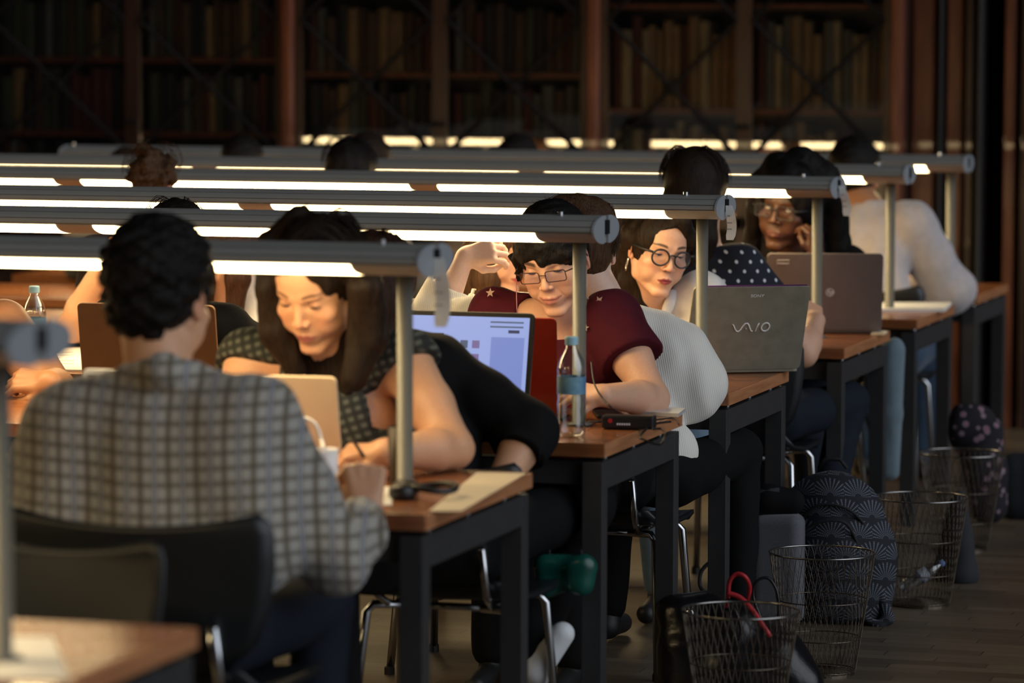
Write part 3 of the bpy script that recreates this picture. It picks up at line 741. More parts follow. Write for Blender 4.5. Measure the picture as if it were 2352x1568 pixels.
def person(label, head, yaw, pitch=20, roll=0, k=1.0, away=False, neck=None, shl=None, shr=None, hip=None, arms=(), skin='fair', face=None, hh=0.0035, bh=0.011,
           shirt=None, shirt_m=None, sleeve='short', trousers=m_navy, legs=True, hair=None, hair_m=m_hdark, group=None, wr=0.004, bodyk=1.0, cloth_h=0.0085, neckcut=0.07, shoe_m=m_shoe, hem=0.0, faceargs=None, extra=None, legspec=None, hipback=0.07, bare=False):
    """head: world centre; yaw etc. of the head; shl/shr: image-left / image-right shoulder; arms: list of dicts(side, elbow, wrist, hand=dict|None, r=)"""
    head = np.asarray(head, float); fdir = -1 if not away else 1
    s_ = bodyk
    fw = np.array((0, fdir, 0.0))
    if neck is None: neck = head-fw*0.075*s_+V(0, 0, -0.175*s_)
    neck = np.asarray(neck, float)
    if shl is None: shl = neck+V(-0.175*s_, 0, -0.045*s_)
    if shr is None: shr = neck+V(0.175*s_, 0, -0.045*s_)
    shl, shr = np.asarray(shl, float), np.asarray(shr, float)
    if hip is None: hip = V(neck[0], neck[1]-fdir*hipback, 0.55)
    hip = np.asarray(hip, float)
    root = thing('person', (hip[0], hip[1], 0), 0, label, 'person', group)
    zt = nz(neck-hip); xt = nz((shr-shl)-zt*np.dot(shr-shl, zt)); yt = np.cross(zt, xt)      # torso frame, yt points to Y
    Lt = np.linalg.norm(neck-hip); TF = Fr(hip, np.stack([xt, yt, zt], 1))
    hf = headframe(head, yaw, pitch, roll, k)
    fa = dict(faceargs or {})
    # --- skin
    b = Sdf(); head_ops(b, hf, **fa)
    nb = hf.w((0, -0.022, -0.055)); b.chain([nb, neck*0.55+nb*0.45, neck], [0.050*k, 0.048*k, 0.055*s_], 0.03)
    def torso(q, g, kk=0.05):
        q.ell((0, 0, 0.02), (0.155*s_+g, 0.105*s_+g, 0.11+g), kk, TF)
        q.ell((0, 0, Lt*0.38), (0.128*s_+g, 0.095*s_+g, Lt*0.26+g), kk, TF)
        q.ell((0, fdir*0.01, Lt*0.70), (0.150*s_+g, 0.105*s_+g, Lt*0.27+g), kk, TF)
        q.cap(shl, shr, 0.050*s_+g, None, kk)
        for sh in (shl, shr): q.cap(neck+V(0, 0, -0.02), sh, 0.046*s_+g*0.6, 0.050*s_+g, kk*0.6)
    torso(b, -0.006)
    fine = [(head-0.155*k, head+0.15*k, hh)]; nails = []
    for a in arms:
        sh = shl if a['side'] == 'l' else shr; el = np.asarray(a['elbow'], float); wr_ = np.asarray(a['wrist'], float); r = a.get('r', 1.0)*s_
        b.chain([sh, sh*0.5+el*0.5, el], [0.048*r, 0.043*r, 0.035*r], 0.02)
        b.chain([el, el*0.7+wr_*0.3, wr_], [0.035*r, 0.0365*r, 0.0235*r], 0.015)
        h = a.get('hand')
        if h is not None:
            bx, tips, hf2 = hand_ops(b, wr_, h.get('d', wr_-el), h.get('up', (0, 0, 1)), h.get('side', 1), h.get('curl', 0.5), h.get('spread', 0.1), h.get('k', 1.0), h.get('thumb', 0.5), h.get('curls'))
            fine.append((bx[0], bx[1], h.get('h', 0.0035)))
    # avoid doubled geometry where fine boxes meet: keep the boxes apart
    for i in range(1, len(fine)):
        for j in range(i):
            lo0, hi0, h0 = fine[j]; lo1, hi1, h1 = fine[i]
            if ((lo1 < hi0) & (hi1 > lo0)).all():
                pen = [(hi0[q]-lo1[q], q, 0) for q in range(3)]+[(hi1[q]-lo0[q], q, 1) for q in range(3)]
                p, q, sd = min(pen, key=lambda z: z[0]); lo1, hi1 = lo1.copy(), hi1.copy()
                if sd == 0: lo1[q] = hi0[q]
                else: hi1[q] = lo0[q]
                fine[i] = (lo1, hi1, h1)
    kw = dict(face or {}); kw.setdefault('brow', 0.0285)
    sculpt('body', b, bh, m_skin, root, fine, colfn=skin_col(hf, SK[skin], smile=fa.get('smile', 0), **kw))
    # --- shirt
    sh_ = Sdf(); g = 0.012
    if bare:
        s1, s2 = shl, shr; shl = neck+(s1-neck)*0.60; shr = neck+(s2-neck)*0.60; torso(sh_, g); shl, shr = s1, s2
    else: torso(sh_, g)
    for a in arms:
        sh = shl if a['side'] == 'l' else shr; el = np.asarray(a['elbow'], float); wr_ = np.asarray(a['wrist'], float); r = a.get('r', 1.0)*s_; gs = a.get('loose', 0.010)
        sl = a.get('sleeve', sleeve)
        if sl == 'short':
            e = sh+(el-sh)*0.62; sh_.chain([sh, e], [0.055*r+gs, 0.049*r+gs*1.3], 0.02)
            d = nz(el-sh); c = sh+(el-sh)*a.get('cut', 0.50)+d*0.10; Rz = np.array(Vector(d).to_track_quat('Z', 'Y').to_matrix())
            sh_.box(c, (0.11, 0.11, 0.10), 0.001, 0.003, None, True, R=Rz)
        elif sl == 'long':
            sh_.chain([sh, sh*0.5+el*0.5, el], [0.055*r+gs, 0.050*r+gs, 0.046*r+gs*1.2], 0.02)
            sh_.chain([el, el*0.5+wr_*0.5, wr_*0.93+el*0.07], [0.046*r+gs*1.2, 0.044*r+gs, 0.034*r+gs*0.8], 0.02)
            d = nz(wr_-el); Rz = np.array(Vector(d).to_track_quat('Z', 'Y').to_matrix())
            cf = a.get('cuff', 0.98); sh_.box(el+(wr_-el)*cf+d*0.05, (0.07, 0.07, 0.05), 0.001, 0.002, None, True, R=Rz)
        elif sl == 'roll':
            sh_.chain([sh, sh*0.5+el*0.5, el], [0.055*r+gs, 0.050*r+gs, 0.048*r+gs*1.2], 0.02)
            rf = a.get('rollf', 0.33); e2 = el+(wr_-el)*(rf+0.02); sh_.chain([el, e2], [0.048*r+gs*1.2, 0.045*r+gs*1.1], 0.02)
            d = nz(wr_-el); Rz = np.array(Vector(d).to_track_quat('Z', 'Y').to_matrix())
            sh_.box(el+(wr_-el)*rf+d*0.05, (0.07, 0.07, 0.05), 0.001, 0.002, None, True, R=Rz)
    if extra and 'shirt' in extra: extra['shirt'](sh_)
    nc = neck+V(0, 0, 0.055)+fw*0.02
    sh_.ell(nc, (neckcut, neckcut*1.05, 0.075), 0.008, None, True)
    sh_.box(hip+V(0, 0, -0.10-0.1+hem), (0.4, 0.4, 0.1), 0.001, 0.002, None, True)
    wf = wobble(wr, 30, seed=int(abs(head[0]*997)) % 999, st=(1, 1, 0.55)); wf2 = wobble(wr*0.4, 85, seed=3)
    so = sculpt('shirt', sh_, cloth_h, shirt_m or m_grey, root, disp=lambda X, Y, Z: wf(X, Y, Z)+wf2(X, Y, Z))
    # --- trousers and shoes
    if legs:
        t = Sdf(); ff = legspec or {}
        fl_ = ff.get('len', 0.40); sp = ff.get('spread', 0.10)
        t.ell(hip+V(0, 0, -0.01), (0.168*s_, 0.125*s_, 0.105), 0.04)
        for i, sg in enumerate((-1, 1)):
            hj = hip+V(sg*0.085*s_, fdir*0.02, -0.03)
            kn = ff.get('knees', (None, None))[i]; kn = np.asarray(kn, float) if kn is not None else hip+V(sg*sp, fdir*fl_, 0.0)
            an = ff.get('ankles', (None, None))[i]; an = np.asarray(an, float) if an is not None else V(kn[0]+sg*0.01, kn[1]-fdir*0.05, 0.11)
            t.chain([hj, kn], [0.082*s_, 0.062*s_], 0.03); t.chain([kn, an], [0.060*s_, 0.045*s_], 0.02)
            s2 = Sdf(); toe = ff.get('toes', (None, None))[i]; toe = np.asarray(toe, float) if toe is not None else an+V(0, fdir*0.15, -0.075)
            heel = an+V(0, -fdir*0.02, -0.06) if ff.get('toes', (None, None))[i] is None else an+nz(an-kn)*0.05
            s2.chain([an+nz(an-kn)*0.01, heel], [0.036, 0.034], 0.02); s2.chain([heel, toe], [0.034, 0.030], 0.02)
            if ff.get('toes', (None, None))[i] is None: s2.box((an[0], an[1], -0.1+0.004), (0.3, 0.4, 0.1), 0.001, 0.003, None, True)
            sculpt('shoe', s2, 0.007, (shoe_m if not isinstance(shoe_m, tuple) else shoe_m[i]), root)
        wl = wobble(0.004, 35, seed=11)
        sculpt('trousers', t, 0.0105, trousers, root, disp=wl)
    if hair: hair(root, hf, neck, TF, hair_m)
    return root, hf, TF, neck, so

# ------------------------------------------------------------------ hair styles (head-local strokes)
def faceopen(s, f, top=0.052, w=0.060, side=0.0, low=-0.14, depth=0.03):
    s.ell((side, 0.112, (top+low)/2), (w, 0.112-depth, (top-low)/2), 0.010, f, True)
def hair_short(n=0.0035, thick=0.013, seed=2, h=0.0038, ears=True, extra=()):
    def fn(root, f, neck, TF, m):
        s = Sdf(); t = thick
        s.ell((0, -0.014, 0.044), (0.074+t, 0.095+t, 0.084+t), 0.02, f)
        s.ell((0, -0.050, -0.018), (0.062+t*0.4, 0.052+t*0.4, 0.055), 0.02, f)
        s.ell((0, 0.115, -0.03), (0.09, 0.075, 0.075), 0.008, f, True)
        for x in (-1, 1): s.ell((x*0.090, -0.002, -0.012), (0.022, 0.024, 0.038), 0.005, f, True)
        s.box((0, 0.0, -0.128), (0.2, 0.2, 0.045), 0.02, 0.015, f, True)
        for P, R in extra: s.chain([f.R.T@(at(*p)-f.o)/f.k for p in P], [q/f.k for q in R], 0.01, f)
        w = wobble(n, 170, seed=seed, n=7); w2 = wobble(n*0.6, 420, seed=seed+1, n=7)
        sculpt('hair', s, h*f.k, m, root, disp=lambda X, Y, Z: w(X, Y, Z)+w2(X, Y, Z))
    return fn
def hair_long(side_l=None, side_r=None, back=True, thick=0.012, part=0.0, top=0.052, ow=0.062, locks=(), seed=3, h=0.0045, nst=26, wav=0.0035, low=-0.16, backlen=0.22, sr=0.0008, tuck=False):
    """side_l / side_r: head-local stroke lists for the curtains; the rest falls down the back"""
    def fn(root, f, neck, TF, m):
        s = Sdf(); t = thick
        s.ell((0, -0.014, 0.042), (0.074+t, 0.095+t, 0.084+t), 0.02, f)
        s.ell((0, -0.045, -0.02), (0.072+t*0.6, 0.062+t, 0.075), 0.02, f)
        pth = []
        if back:
            dn = f.R.T@V(0, 0, -1)
            p0 = np.array((0, -0.062, -0.02)); p1 = p0+dn*backlen*0.5/f.k+V(0, -0.01, 0); p2 = p0+dn*backlen/f.k
            for x in (-0.038, 0, 0.038): s.chain([p0+V(x, 0, 0), p1+V(x*1.1, 0, 0), p2+V(x*1.0, 0, 0)], [0.042, 0.036, 0.024], 0.02, f)
        faceopen(s, f, top, ow, part, low)
        for st in (side_l, side_r)+tuple(locks):
            if st is None: continue
            P, R = st
            if len(P[0]) == 3 and abs(P[0][0]) > 2: P = [f.R.T@(at(*p)-f.o)/f.k for p in P]; R = [q/f.k for q in R]
            s.chain(P, R, 0.012, f); pth.append(([f.w(p) for p in P], np.mean(R)*f.k, nst, sr))
        for a in np.linspace(-1.2, 1.2, 12):      # strokes from the parting down over the skull
            q = [(0.004+part*0.3, 0.070-abs(a)*0.07, 0.122-abs(a)*0.012)]
            for u in (0.25, 0.5, 0.75, 1.0):
                sx = 1 if a > 0 else -1; th = u*1.75
                q.append((sx*(0.0745+t)*math.sin(th)*1.01, -0.014+(0.08-abs(a)*0.13)*(1-u*0.4)-0.01, 0.042+(0.084+t)*math.cos(th)*1.01))
            pth.append(([f.w(p) for p in q], 0.006, int(nst*0.8), sr))
        w = wobble(wav, 90, seed=seed, n=6, st=(1.2, 1.2, 0.25)); w2 = wobble(wav*0.55, 300, seed=seed+1, n=6, st=(1.2, 1.2, 0.12))
        ho = sculpt('hair', s, h*f.k, m, root, disp=lambda X, Y, Z: w(X, Y, Z)+w2(X, Y, Z))
        if nst: strands(pth, m, ho, seed)
    return fn
def glasses(root, f, kind, m, r=0.0014, wd=0.0225, ht=0.021, gap=0.034, z=0.004, y=0.0985, lensm=None):
    b = MB(); g = gap
    t = thing_part = None
    L = []
    for x in (-1, 1):
        cx = x*(g)
        if kind == 'round': o = [(cx+wd*math.cos(a), y-0.006*abs(math.cos(a)*x*0.5+0.5)**2, z+ht*math.sin(a)) for a in np.linspace(0, 2*PI, 33)[:-1]]
        else: o = [(cx+u, y-0.004*((u*x+wd)/(2*wd))**2, z+v) for u, v in rrect(wd*2, ht*2, min(wd, ht)*0.45, 5)]
        L.append(o); b.tube([f.w(p) for p in o], r*f.k, 6, closed=True)
        hy = y-0.005
        b.tube([f.w(p) for p in ((cx+x*wd, hy, z+ht*0.55), (x*0.074, y-0.02, z+ht*0.6), (x*0.079, 0.03, z+ht*0.45), (x*0.080, -0.005, z+0.006), (x*0.078, -0.022, z-0.014))], [r*f.k*1.2, r*f.k*1.5, r*f.k*1.4, r*f.k*1.2, r*f.k], 6)
    b.tube([f.w(p) for p in ((-g+wd*0.96, y-0.001, z+ht*0.25), (-0.004, y+0.004, z+ht*0.45), (0.004, y+0.004, z+ht*0.45), (g-wd*0.96, y-0.001, z+ht*0.25))], r*f.k, 6)
    go = attach(b.build('glasses', m, None, smooth=True), root)
    for o in L:
        c = np.mean(np.array(o), 0); lb = MB(); lb.add([f.w(c)]+[f.w(p) for p in o], [(0, 1+i, 1+(i+1) % len(o)) for i in range(len(o))])
        attach(lb.build('lens', lensm or m_lens, None), go)
    return go
m_lens = glassy('lens', (0.93, 0.93, 0.93), gloss=0.02, rough=0.02)
# ------------------------------------------------------------------ the readers
def hd(**k): k.setdefault('h', 0.0035); return k
def mback(s):
    s.chain([at(195, 1010, 6.90), at(165, 1240, 6.88)], [0.115, 0.13], 0.05); s.chain([at(545, 1000, 6.90), at(560, 1240, 6.88)], [0.115, 0.12], 0.05)
    s.chain([at(300, 862, 6.90), at(372, 850, 6.84), at(445, 862, 6.90)], [0.030, 0.032, 0.030], 0.02)
# man in the checked shirt (back to us, near side of the second table)
root, hf, TF, nk, so = person('man seen from behind in a checked grey-brown shirt, short dark hair, second table',
    at(366, 688, 6.98), 176, 8, 0, 1.24, True, neck=at(368, 862, 6.93), shl=at(135, 975, 6.93), shr=at(590, 962, 6.93), hip=at(360, 1390, 6.80)*V(1, 1, 0)+V(0, 0, 0.56),
    arms=[dict(side='r', elbow=at(775, 1285, 6.96), wrist=at(842, 1178, 7.20), r=1.15, loose=0.008, cuff=0.86, hand=hd(d=(-0.12, 0.25, 0.95), up=(0.35, -0.9, 0.2), side=-1, curl=1.35, h=0.0045, k=1.15)),
          dict(side='l', elbow=at(30, 1270, 6.98), wrist=at(100, 1180, 7.3), r=1.12, hand=hd(curl=0.5, side=1, h=0.006))],
    skin='warm', hh=0.0045, bh=0.011, cloth_h=0.0085, extra=dict(shirt=mback), shirt_m=m_plaid, sleeve='long', trousers=m_navy, hair=hair_short(0.0075, 0.015, h=0.0042), hair_m=m_hblack, bodyk=1.12, neckcut=0.066, wr=0.005,
    legspec=dict(len=0.42, spread=0.2))
# woman reading with long dark hair and a dark plaid sleeveless top (far side of the second table)
L1 = ([(690, 500, 7.98), (628, 560, 7.97), (622, 660, 7.96), (635, 760, 7.98), (680, 850, 8.0)], [0.030, 0.034, 0.036, 0.040, 0.028])
L2 = ([(790, 515, 8.02), (822, 575, 7.96), (838, 660, 7.92), (845, 770, 7.96), (812, 870, 7.94)], [0.022, 0.030, 0.040, 0.046, 0.030])
root, hf, TF, nk, so = person('woman with long dark brown hair looking down at her silver laptop, dark plaid sleeveless top',
    at(728, 655, 7.98), -9, 30, 3, 1.17, neck=at(760, 838, 8.10), shl=at(575, 830, 8.12), shr=at(930, 835, 8.12), hipback=0.1,
    arms=[dict(side='r', elbow=at(1042, 1030, 8.0), wrist=at(880, 1038, 7.78), r=1.18, cut=0.10, hand=hd(d=(-1, -0.25, -0.05), up=(0, -0.3, 1), side=-1, curl=0.75)),
          dict(side='l', elbow=at(520, 1000, 8.0), wrist=at(640, 1040, 7.8), r=1.1, cut=0.14, hand=hd(curl=0.6, side=1, h=0.005))],
    skin='warm', hh=0.003, shirt_m=m_bplaid, bodyk=1.12, trousers=m_blackc, face=dict(lip=(0.38, 0.11, 0.10), browc=(0.05, 0.025, 0.015), blush=0.4), faceargs=dict(lidup=0.85, lips=1.05), hair_m=m_hdark, neckcut=0.098,
    hair=hair_long(locks=(L1, L2), part=0.0, top=0.090, ow=0.080, back=True, backlen=0.26, nst=22, thick=0.012))
eyes(root, hf, (0, 0.8, -0.6), 0.85)
# student with a black sweater, back to us, near side of the third table
root, hf, TF, nk, so = person('student from behind in a black sweater, long auburn hair, before a lit laptop screen',
    at(862, 678, 8.60), 176, 15, 0, 1.12, True, neck=at(890, 775, 8.57), shl=at(790, 830, 8.56), shr=at(1000, 850, 8.56), hip=at(1010, 1140, 8.44)*V(1, 1, 0)+V(0, 0, 0.56),
    arms=[dict(side='r', elbow=at(1215, 990, 8.55), wrist=at(1130, 1150, 8.38), r=1.15, loose=0.012, sleeve='roll', hand=hd(d=(0.1, 0.1, -1), up=(0.9, -0.4, 0), side=1, curl=0.25)),
          dict(side='l', elbow=at(760, 990, 8.6), wrist=at(900, 1010, 8.8), sleeve='long', hand=hd(h=0.006))],
    skin='warm', hh=0.0045, shirt_m=m_blackc, trousers=m_blackc, hair_m=m_hchest, hair=hair_long(backlen=0.24, thick=0.016, nst=10), bodyk=1.12, shoe_m=(m_wshoe, m_wshoe),
    legspec=dict(knees=(at(1160, 1180, 8.85)*V(1, 1, 0)+V(0, 0, 0.56), at(1350, 1150, 8.85)*V(1, 1, 0)+V(0, 0, 0.57)), ankles=(at(1225, 1500, 8.62), at(1170, 1600, 8.9)), toes=(at(1292, 1455, 8.60), None)))
# woman with rectangular glasses, dark fringe, maroon T-shirt with stars (far side of the third table)
YF = 9.42
fr = [([(1335, 556, YF+0.03), (1300, 582, YF-0.01), (1250, 598, YF-0.015), (1205, 590, YF+0.04)], [0.014, 0.020, 0.020, 0.014]),
      ([(1325, 535, YF+0.05), (1270, 560, YF), (1215, 572, YF+0.02), (1188, 600, YF+0.09)], [0.024, 0.026, 0.026, 0.016]),
      ([(1300, 520, YF+0.06), (1250, 540, YF+0.02), (1200, 570, YF+0.06), (1192, 640, YF+0.12)], [0.024, 0.026, 0.024, 0.008]),
      ([(1200, 575, YF+0.09), (1178, 590, YF+0.09), (1166, 588, YF+0.09)], [0.016, 0.009, 0.003])]
root, hf, TF, nk, so = person('smiling woman with rectangular glasses, short black hair and a maroon star T-shirt',
    at(1274, 596, 9.50), -2, 21, -7, 1.14, neck=at(1285, 765, 9.60), shl=at(1140, 722, 9.62), shr=at(1405, 738, 9.60), hipback=0.08,
    arms=[dict(side='r', elbow=at(1500, 915, 9.47), wrist=at(1385, 908, 9.20), r=1.12, cut=0.50, loose=0.018, hand=hd(d=(-1, -0.2, 0.1), up=(0, -0.6, 0.8), side=-1, curl=0.7)),
          dict(side='l', elbow=at(1085, 905, 9.50), wrist=at(1190, 915, 9.25), r=1.05, hand=hd(side=1, curl=0.6, h=0.005))],
    skin='fair', hh=0.0026, shirt_m=m_maroon, bodyk=1.12, trousers=m_blackc, face=dict(lip=(0.46, 0.17, 0.14), browth=1.6, brow=0.026, lipw=1.05, blush=0.35), faceargs=dict(lidup=0.75, smile=0.9, jaw=1.04), hair_m=m_hblack, neckcut=0.105, wr=0.005, extra=dict(shirt=lambda s: s.chain([at(1385, 1080, 9.66), at(1425, 1165, 9.66)], [0.03, 0.012], 0.02)),
    hair=hair_short(0.002, 0.014, h=0.0036, extra=fr))
D_root = root
eyes(root, hf, (0, 0.8, -0.6), 0.75)
glasses(root, hf, 'rect', mat('dark_wire', (0.05, 0.02, 0.02), rough=0.3, metal=0.6), r=0.0012, wd=0.0245, ht=0.0135, gap=0.0325, z=-0.001, y=0.1005)
m_star = mat('faded_star_print', (0.42, 0.28, 0.22), rough=0.8)
def star(px, py, Y, r, a, par):
    c = at(px, py, Y); p = [(math.cos(a+PI*i/5)*(r if i % 2 == 0 else r*0.42), math.sin(a+PI*i/5)*(r if i % 2 == 0 else r*0.42)) for i in range(10)]
    o = MB().prism(p, 0, 0.0012, lambda u, v, w: (c[0]+u, c[1]-w+v*0.45, c[2]+v)).build('star_print', m_star); attach(o, par)
star(1126, 672, 9.545, 0.013, 0.4, so); star(1376, 690, 9.53, 0.013, 0.9, so); star(1345, 752, 9.50, 0.010, 0.2, so)
# woman with a messy bun and cream cardigan, back to us (near side of the fourth table)
bun = [([(1330, 478, 9.93), (1290, 478, 9.92), (1252, 490, 9.93), (1235, 486, 9.95)], [0.040, 0.034, 0.022, 0.006]),
       ([(1300, 470, 9.92), (1270, 470, 9.94), (1245, 478, 9.96)], [0.02, 0.012, 0.004]), ([(1345, 470, 9.97), (1340, 462, 9.97), (1325, 466, 9.97)], [0.014, 0.010, 0.005])]
def updo(root, f, neck, TF, m):
    s = Sdf(); s.ell((0, -0.016, 0.042), (0.083, 0.102, 0.093), 0.02, f); s.ell((0, -0.045, -0.02), (0.066, 0.056, 0.060), 0.02, f); s.box((0, 0.0, -0.135), (0.2, 0.2, 0.045), 0.02, 0.02, f, True)
    faceopen(s, f, 0.07, 0.062)
    for x in (-1, 1): s.ell((x*0.092, -0.004, -0.014), (0.024, 0.024, 0.040), 0.004, f, True)
    pth = []
    for P, R in bun: s.chain([f.R.T@(at(*p)-f.o)/f.k for p in P], R, 0.01, f); pth.append(([at(*p) for p in P], R[0], 14, 0.0006))
    w = wobble(0.0025, 110, seed=4, n=6, st=(1.0, 0.5, 0.4)); w2 = wobble(0.0014, 420, seed=5, n=6, st=(1, 0.4, 0.3))
    ho = sculpt('hair', s, 0.0038, m, root, disp=lambda X, Y, Z: w(X, Y, Z)+w2(X, Y, Z))
    bk = f.R.T@(at(*bun[0][0][0])-f.o)/f.k
    for i in range(18):
        a = -1.9+3.8*i/17; p0 = np.array((0.070*math.sin(a), -0.045-0.035*math.cos(a), -0.055+0.03*abs(math.sin(a)))); p1 = np.array((0.087*math.sin(a), -0.03-0.078*math.cos(a), 0.03)); p2 = np.array((0.06*math.sin(a), -0.02-0.055*math.cos(a), 0.115))
        pth.append(([f.w(p0), f.w(p1), f.w(p2), f.w(bk+V(0, 0, 0.02))], 0.005, 12, 0.0005))
    strands(pth, m, ho, 6)
def cardi(s):
    s.chain([at(1478, 792, 9.95), at(1545, 830, 9.97), at(1588, 880, 9.98)], [0.085, 0.105, 0.080], 0.05)
    s.chain([at(1500, 880, 9.94), at(1580, 920, 9.95)], [0.09, 0.05], 0.05)
root, hf, TF, nk, so = person('woman from behind with brown hair in a messy bun and cream ribbed cardigan',
    at(1342, 572, 9.98), 206, 12, -6, 1.10, True, neck=at(1392, 700, 9.97), shl=at(1215, 745, 10.0), shr=at(1478, 802, 9.96), hip=V(-0.22, 9.86, 0.56),
    arms=[dict(side='r', elbow=at(1590, 884, 9.98), wrist=at(1500, 905, 10.20), r=1.2, loose=0.03, sleeve='long', hand=hd(d=(-1, 0.3, 0), side=1)),
          dict(side='l', elbow=at(1003, 742, 10.2), wrist=at(1068, 590, 10.26), r=1.05, loose=0.022, sleeve='roll', rollf=0.5, hand=hd(d=(0.85, 0.1, 0.22), up=(-0.2, -0.9, 0.4), side=1, curl=0.75, k=1.05))],
    skin='pale', hh=0.003, shirt_m=m_cream, trousers=m_blackc, bodyk=1.08, hair_m=m_hbrown, wr=0.006, extra=dict(shirt=cardi), neckcut=0.085,
    legspec=dict(knees=(V(-0.38, 10.25, 0.56), V(-0.02, 10.26, 0.56))),
    hair=updo)
m_tie = mat('white_hair_tie', (0.6, 0.6, 0.66), rough=0.5)
s_h = Sdf(); s_h.chain([at(1440, 1060, 9.78), at(1462, 1100, 9.76), at(1440, 1135, 9.74)], [0.05, 0.032, 0.012], 0.03)
sculpt('cardigan_hem', s_h, 0.008, m_cream, root, disp=wobble(0.004, 50, 3))
attach(MB().tube([at(1325+8*math.cos(q)*0.6, 482+14*math.sin(q), 9.93+0.03*math.cos(q)) for q in np.linspace(0, 2*PI, 17)[:-1]], 0.004, 6, closed=True).build('hair_tie', m_tie, None, smooth=True), root)
attach(MB().tube([hf.w((-0.080+0.001*math.sin(q), -0.006+0.012*math.cos(q), -0.044+0.014*math.sin(q))) for q in np.linspace(0, 2*PI, 21)[:-1]], 0.0007, 5, closed=True).build('earring', m_chrome, None, smooth=True), root)
# woman with round black glasses and a white shirt (far side of the fourth table)
G1 = ([(1505, 505, 10.82), (1458, 540, 10.84), (1436, 610, 10.92), (1436, 680, 10.95), (1458, 740, 10.95)], [0.030, 0.042, 0.040, 0.040, 0.030])
G2 = ([(1505, 492, 10.82), (1470, 520, 10.81), (1446, 565, 10.86), (1444, 640, 10.93)], [0.028, 0.026, 0.028, 0.026])
G3 = ([(1535, 488, 10.80), (1568, 508, 10.80), (1586, 550, 10.84), (1592, 600, 10.92)], [0.022, 0.024, 0.020, 0.012])
root, hf, TF, nk, so = person('woman with round black glasses, dark red lips and white shirt, leaning behind the grey-green laptop',
    at(1512, 574, 10.86), 36, 11, 8, 1.12, neck=at(1492, 725, 10.98), shl=at(1425, 755, 11.02), shr=at(1612, 680, 10.98), hipback=0.05,
    arms=[dict(side='r', elbow=at(1650, 860, 10.88), wrist=at(1600, 880, 10.65), sleeve='long', loose=0.02, hand=hd(h=0.006)),
          dict(side='l', elbow=at(1400, 860, 10.88), wrist=at(1480, 870, 10.65), sleeve='long', hand=hd(h=0.006))],
    skin='fair', hh=0.0020, bh=0.010, cloth_h=0.007, shirt_m=m_white, bodyk=1.08, trousers=m_paled, face=dict(lip=(0.26, 0.022, 0.035), browth=1.15, brow=0.0275, browc=(0.015, 0.008, 0.006), blush=0.35, lipw=0.88), faceargs=dict(lidup=0.55, jaw=0.95, nose=1.06), hair_m=m_hdark, neckcut=0.078, wr=0.005,
    hair=hair_long(locks=(G1, G2, G3), part=-0.006, top=0.094, ow=0.070, back=True, backlen=0.2, nst=40, thick=0.013, h=0.0035, sr=0.0006, low=-0.15))
eyes(root, hf, (-0.15, 0.75, -0.65), 0.55)
glasses(root, hf, 'round', m_black, r=0.0027, wd=0.0240, ht=0.0220, gap=0.0325, z=0.000, y=0.101)
for x in (1,): attach(MB().tube([hf.w((x*0.081+0.002*math.cos(q), -0.004+0.008*math.cos(q), -0.049+0.020*math.sin(q))) for q in np.linspace(0, 2*PI, 25)[:-1]], 0.0014, 6, closed=True).build('earring', m_chrome, None, smooth=True), root)
# collar of the white shirt
cl = MB()
for sg, pts in ((-1, [(1452, 720, 10.93), (1475, 742, 10.90), (1500, 765, 10.89)]), (1, [(1548, 672, 10.93), (1535, 705, 10.89), (1512, 755, 10.88)])):
    cl.tube([at(*p) for p in pts], [0.016, 0.018, 0.006], 8)
attach(cl.build('collar', m_white, None, smooth=True), so)
# woman in the polka-dot blouse, back to us (near side of the fifth table)
root, hf, TF, nk, so = person('woman from behind with straight dark hair and navy polka-dot blouse, fifth table',
    at(1599, 452, 11.60), 180, 10, 0, 1.16, True, neck=at(1620, 585, 11.58), shl=at(1500, 625, 11.57), shr=at(1700, 618, 11.57), hip=V(-0.27, 11.47, 0.56),
    arms=[dict(side='r', elbow=at(1846, 812, 11.60), wrist=at(1874, 735, 11.70), r=1.2, loose=0.016, cut=0.62, hand=hd(d=(-0.35, 0.75, 0.5), up=(0.55, -0.3, 0.75), side=-1, curl=1.2, thumb=1.0)),
          dict(side='l', elbow=at(1450, 790, 11.62), wrist=at(1560, 770, 11.85), loose=0.012, hand=hd(h=0.006))],
    skin='fair', hh=0.0045, shirt_m=m_dots, trousers=m_navy, bodyk=1.05, hair_m=m_hdark, wr=0.003, legspec=dict(knees=(V(-0.30, 11.9, 0.56), V(-0.02, 11.88, 0.56)), ankles=(None, V(-0.05, 11.55, 0.12))),
    hair=hair_long(back=True, thick=0.015, backlen=0.24, nst=16, wav=0.0012))
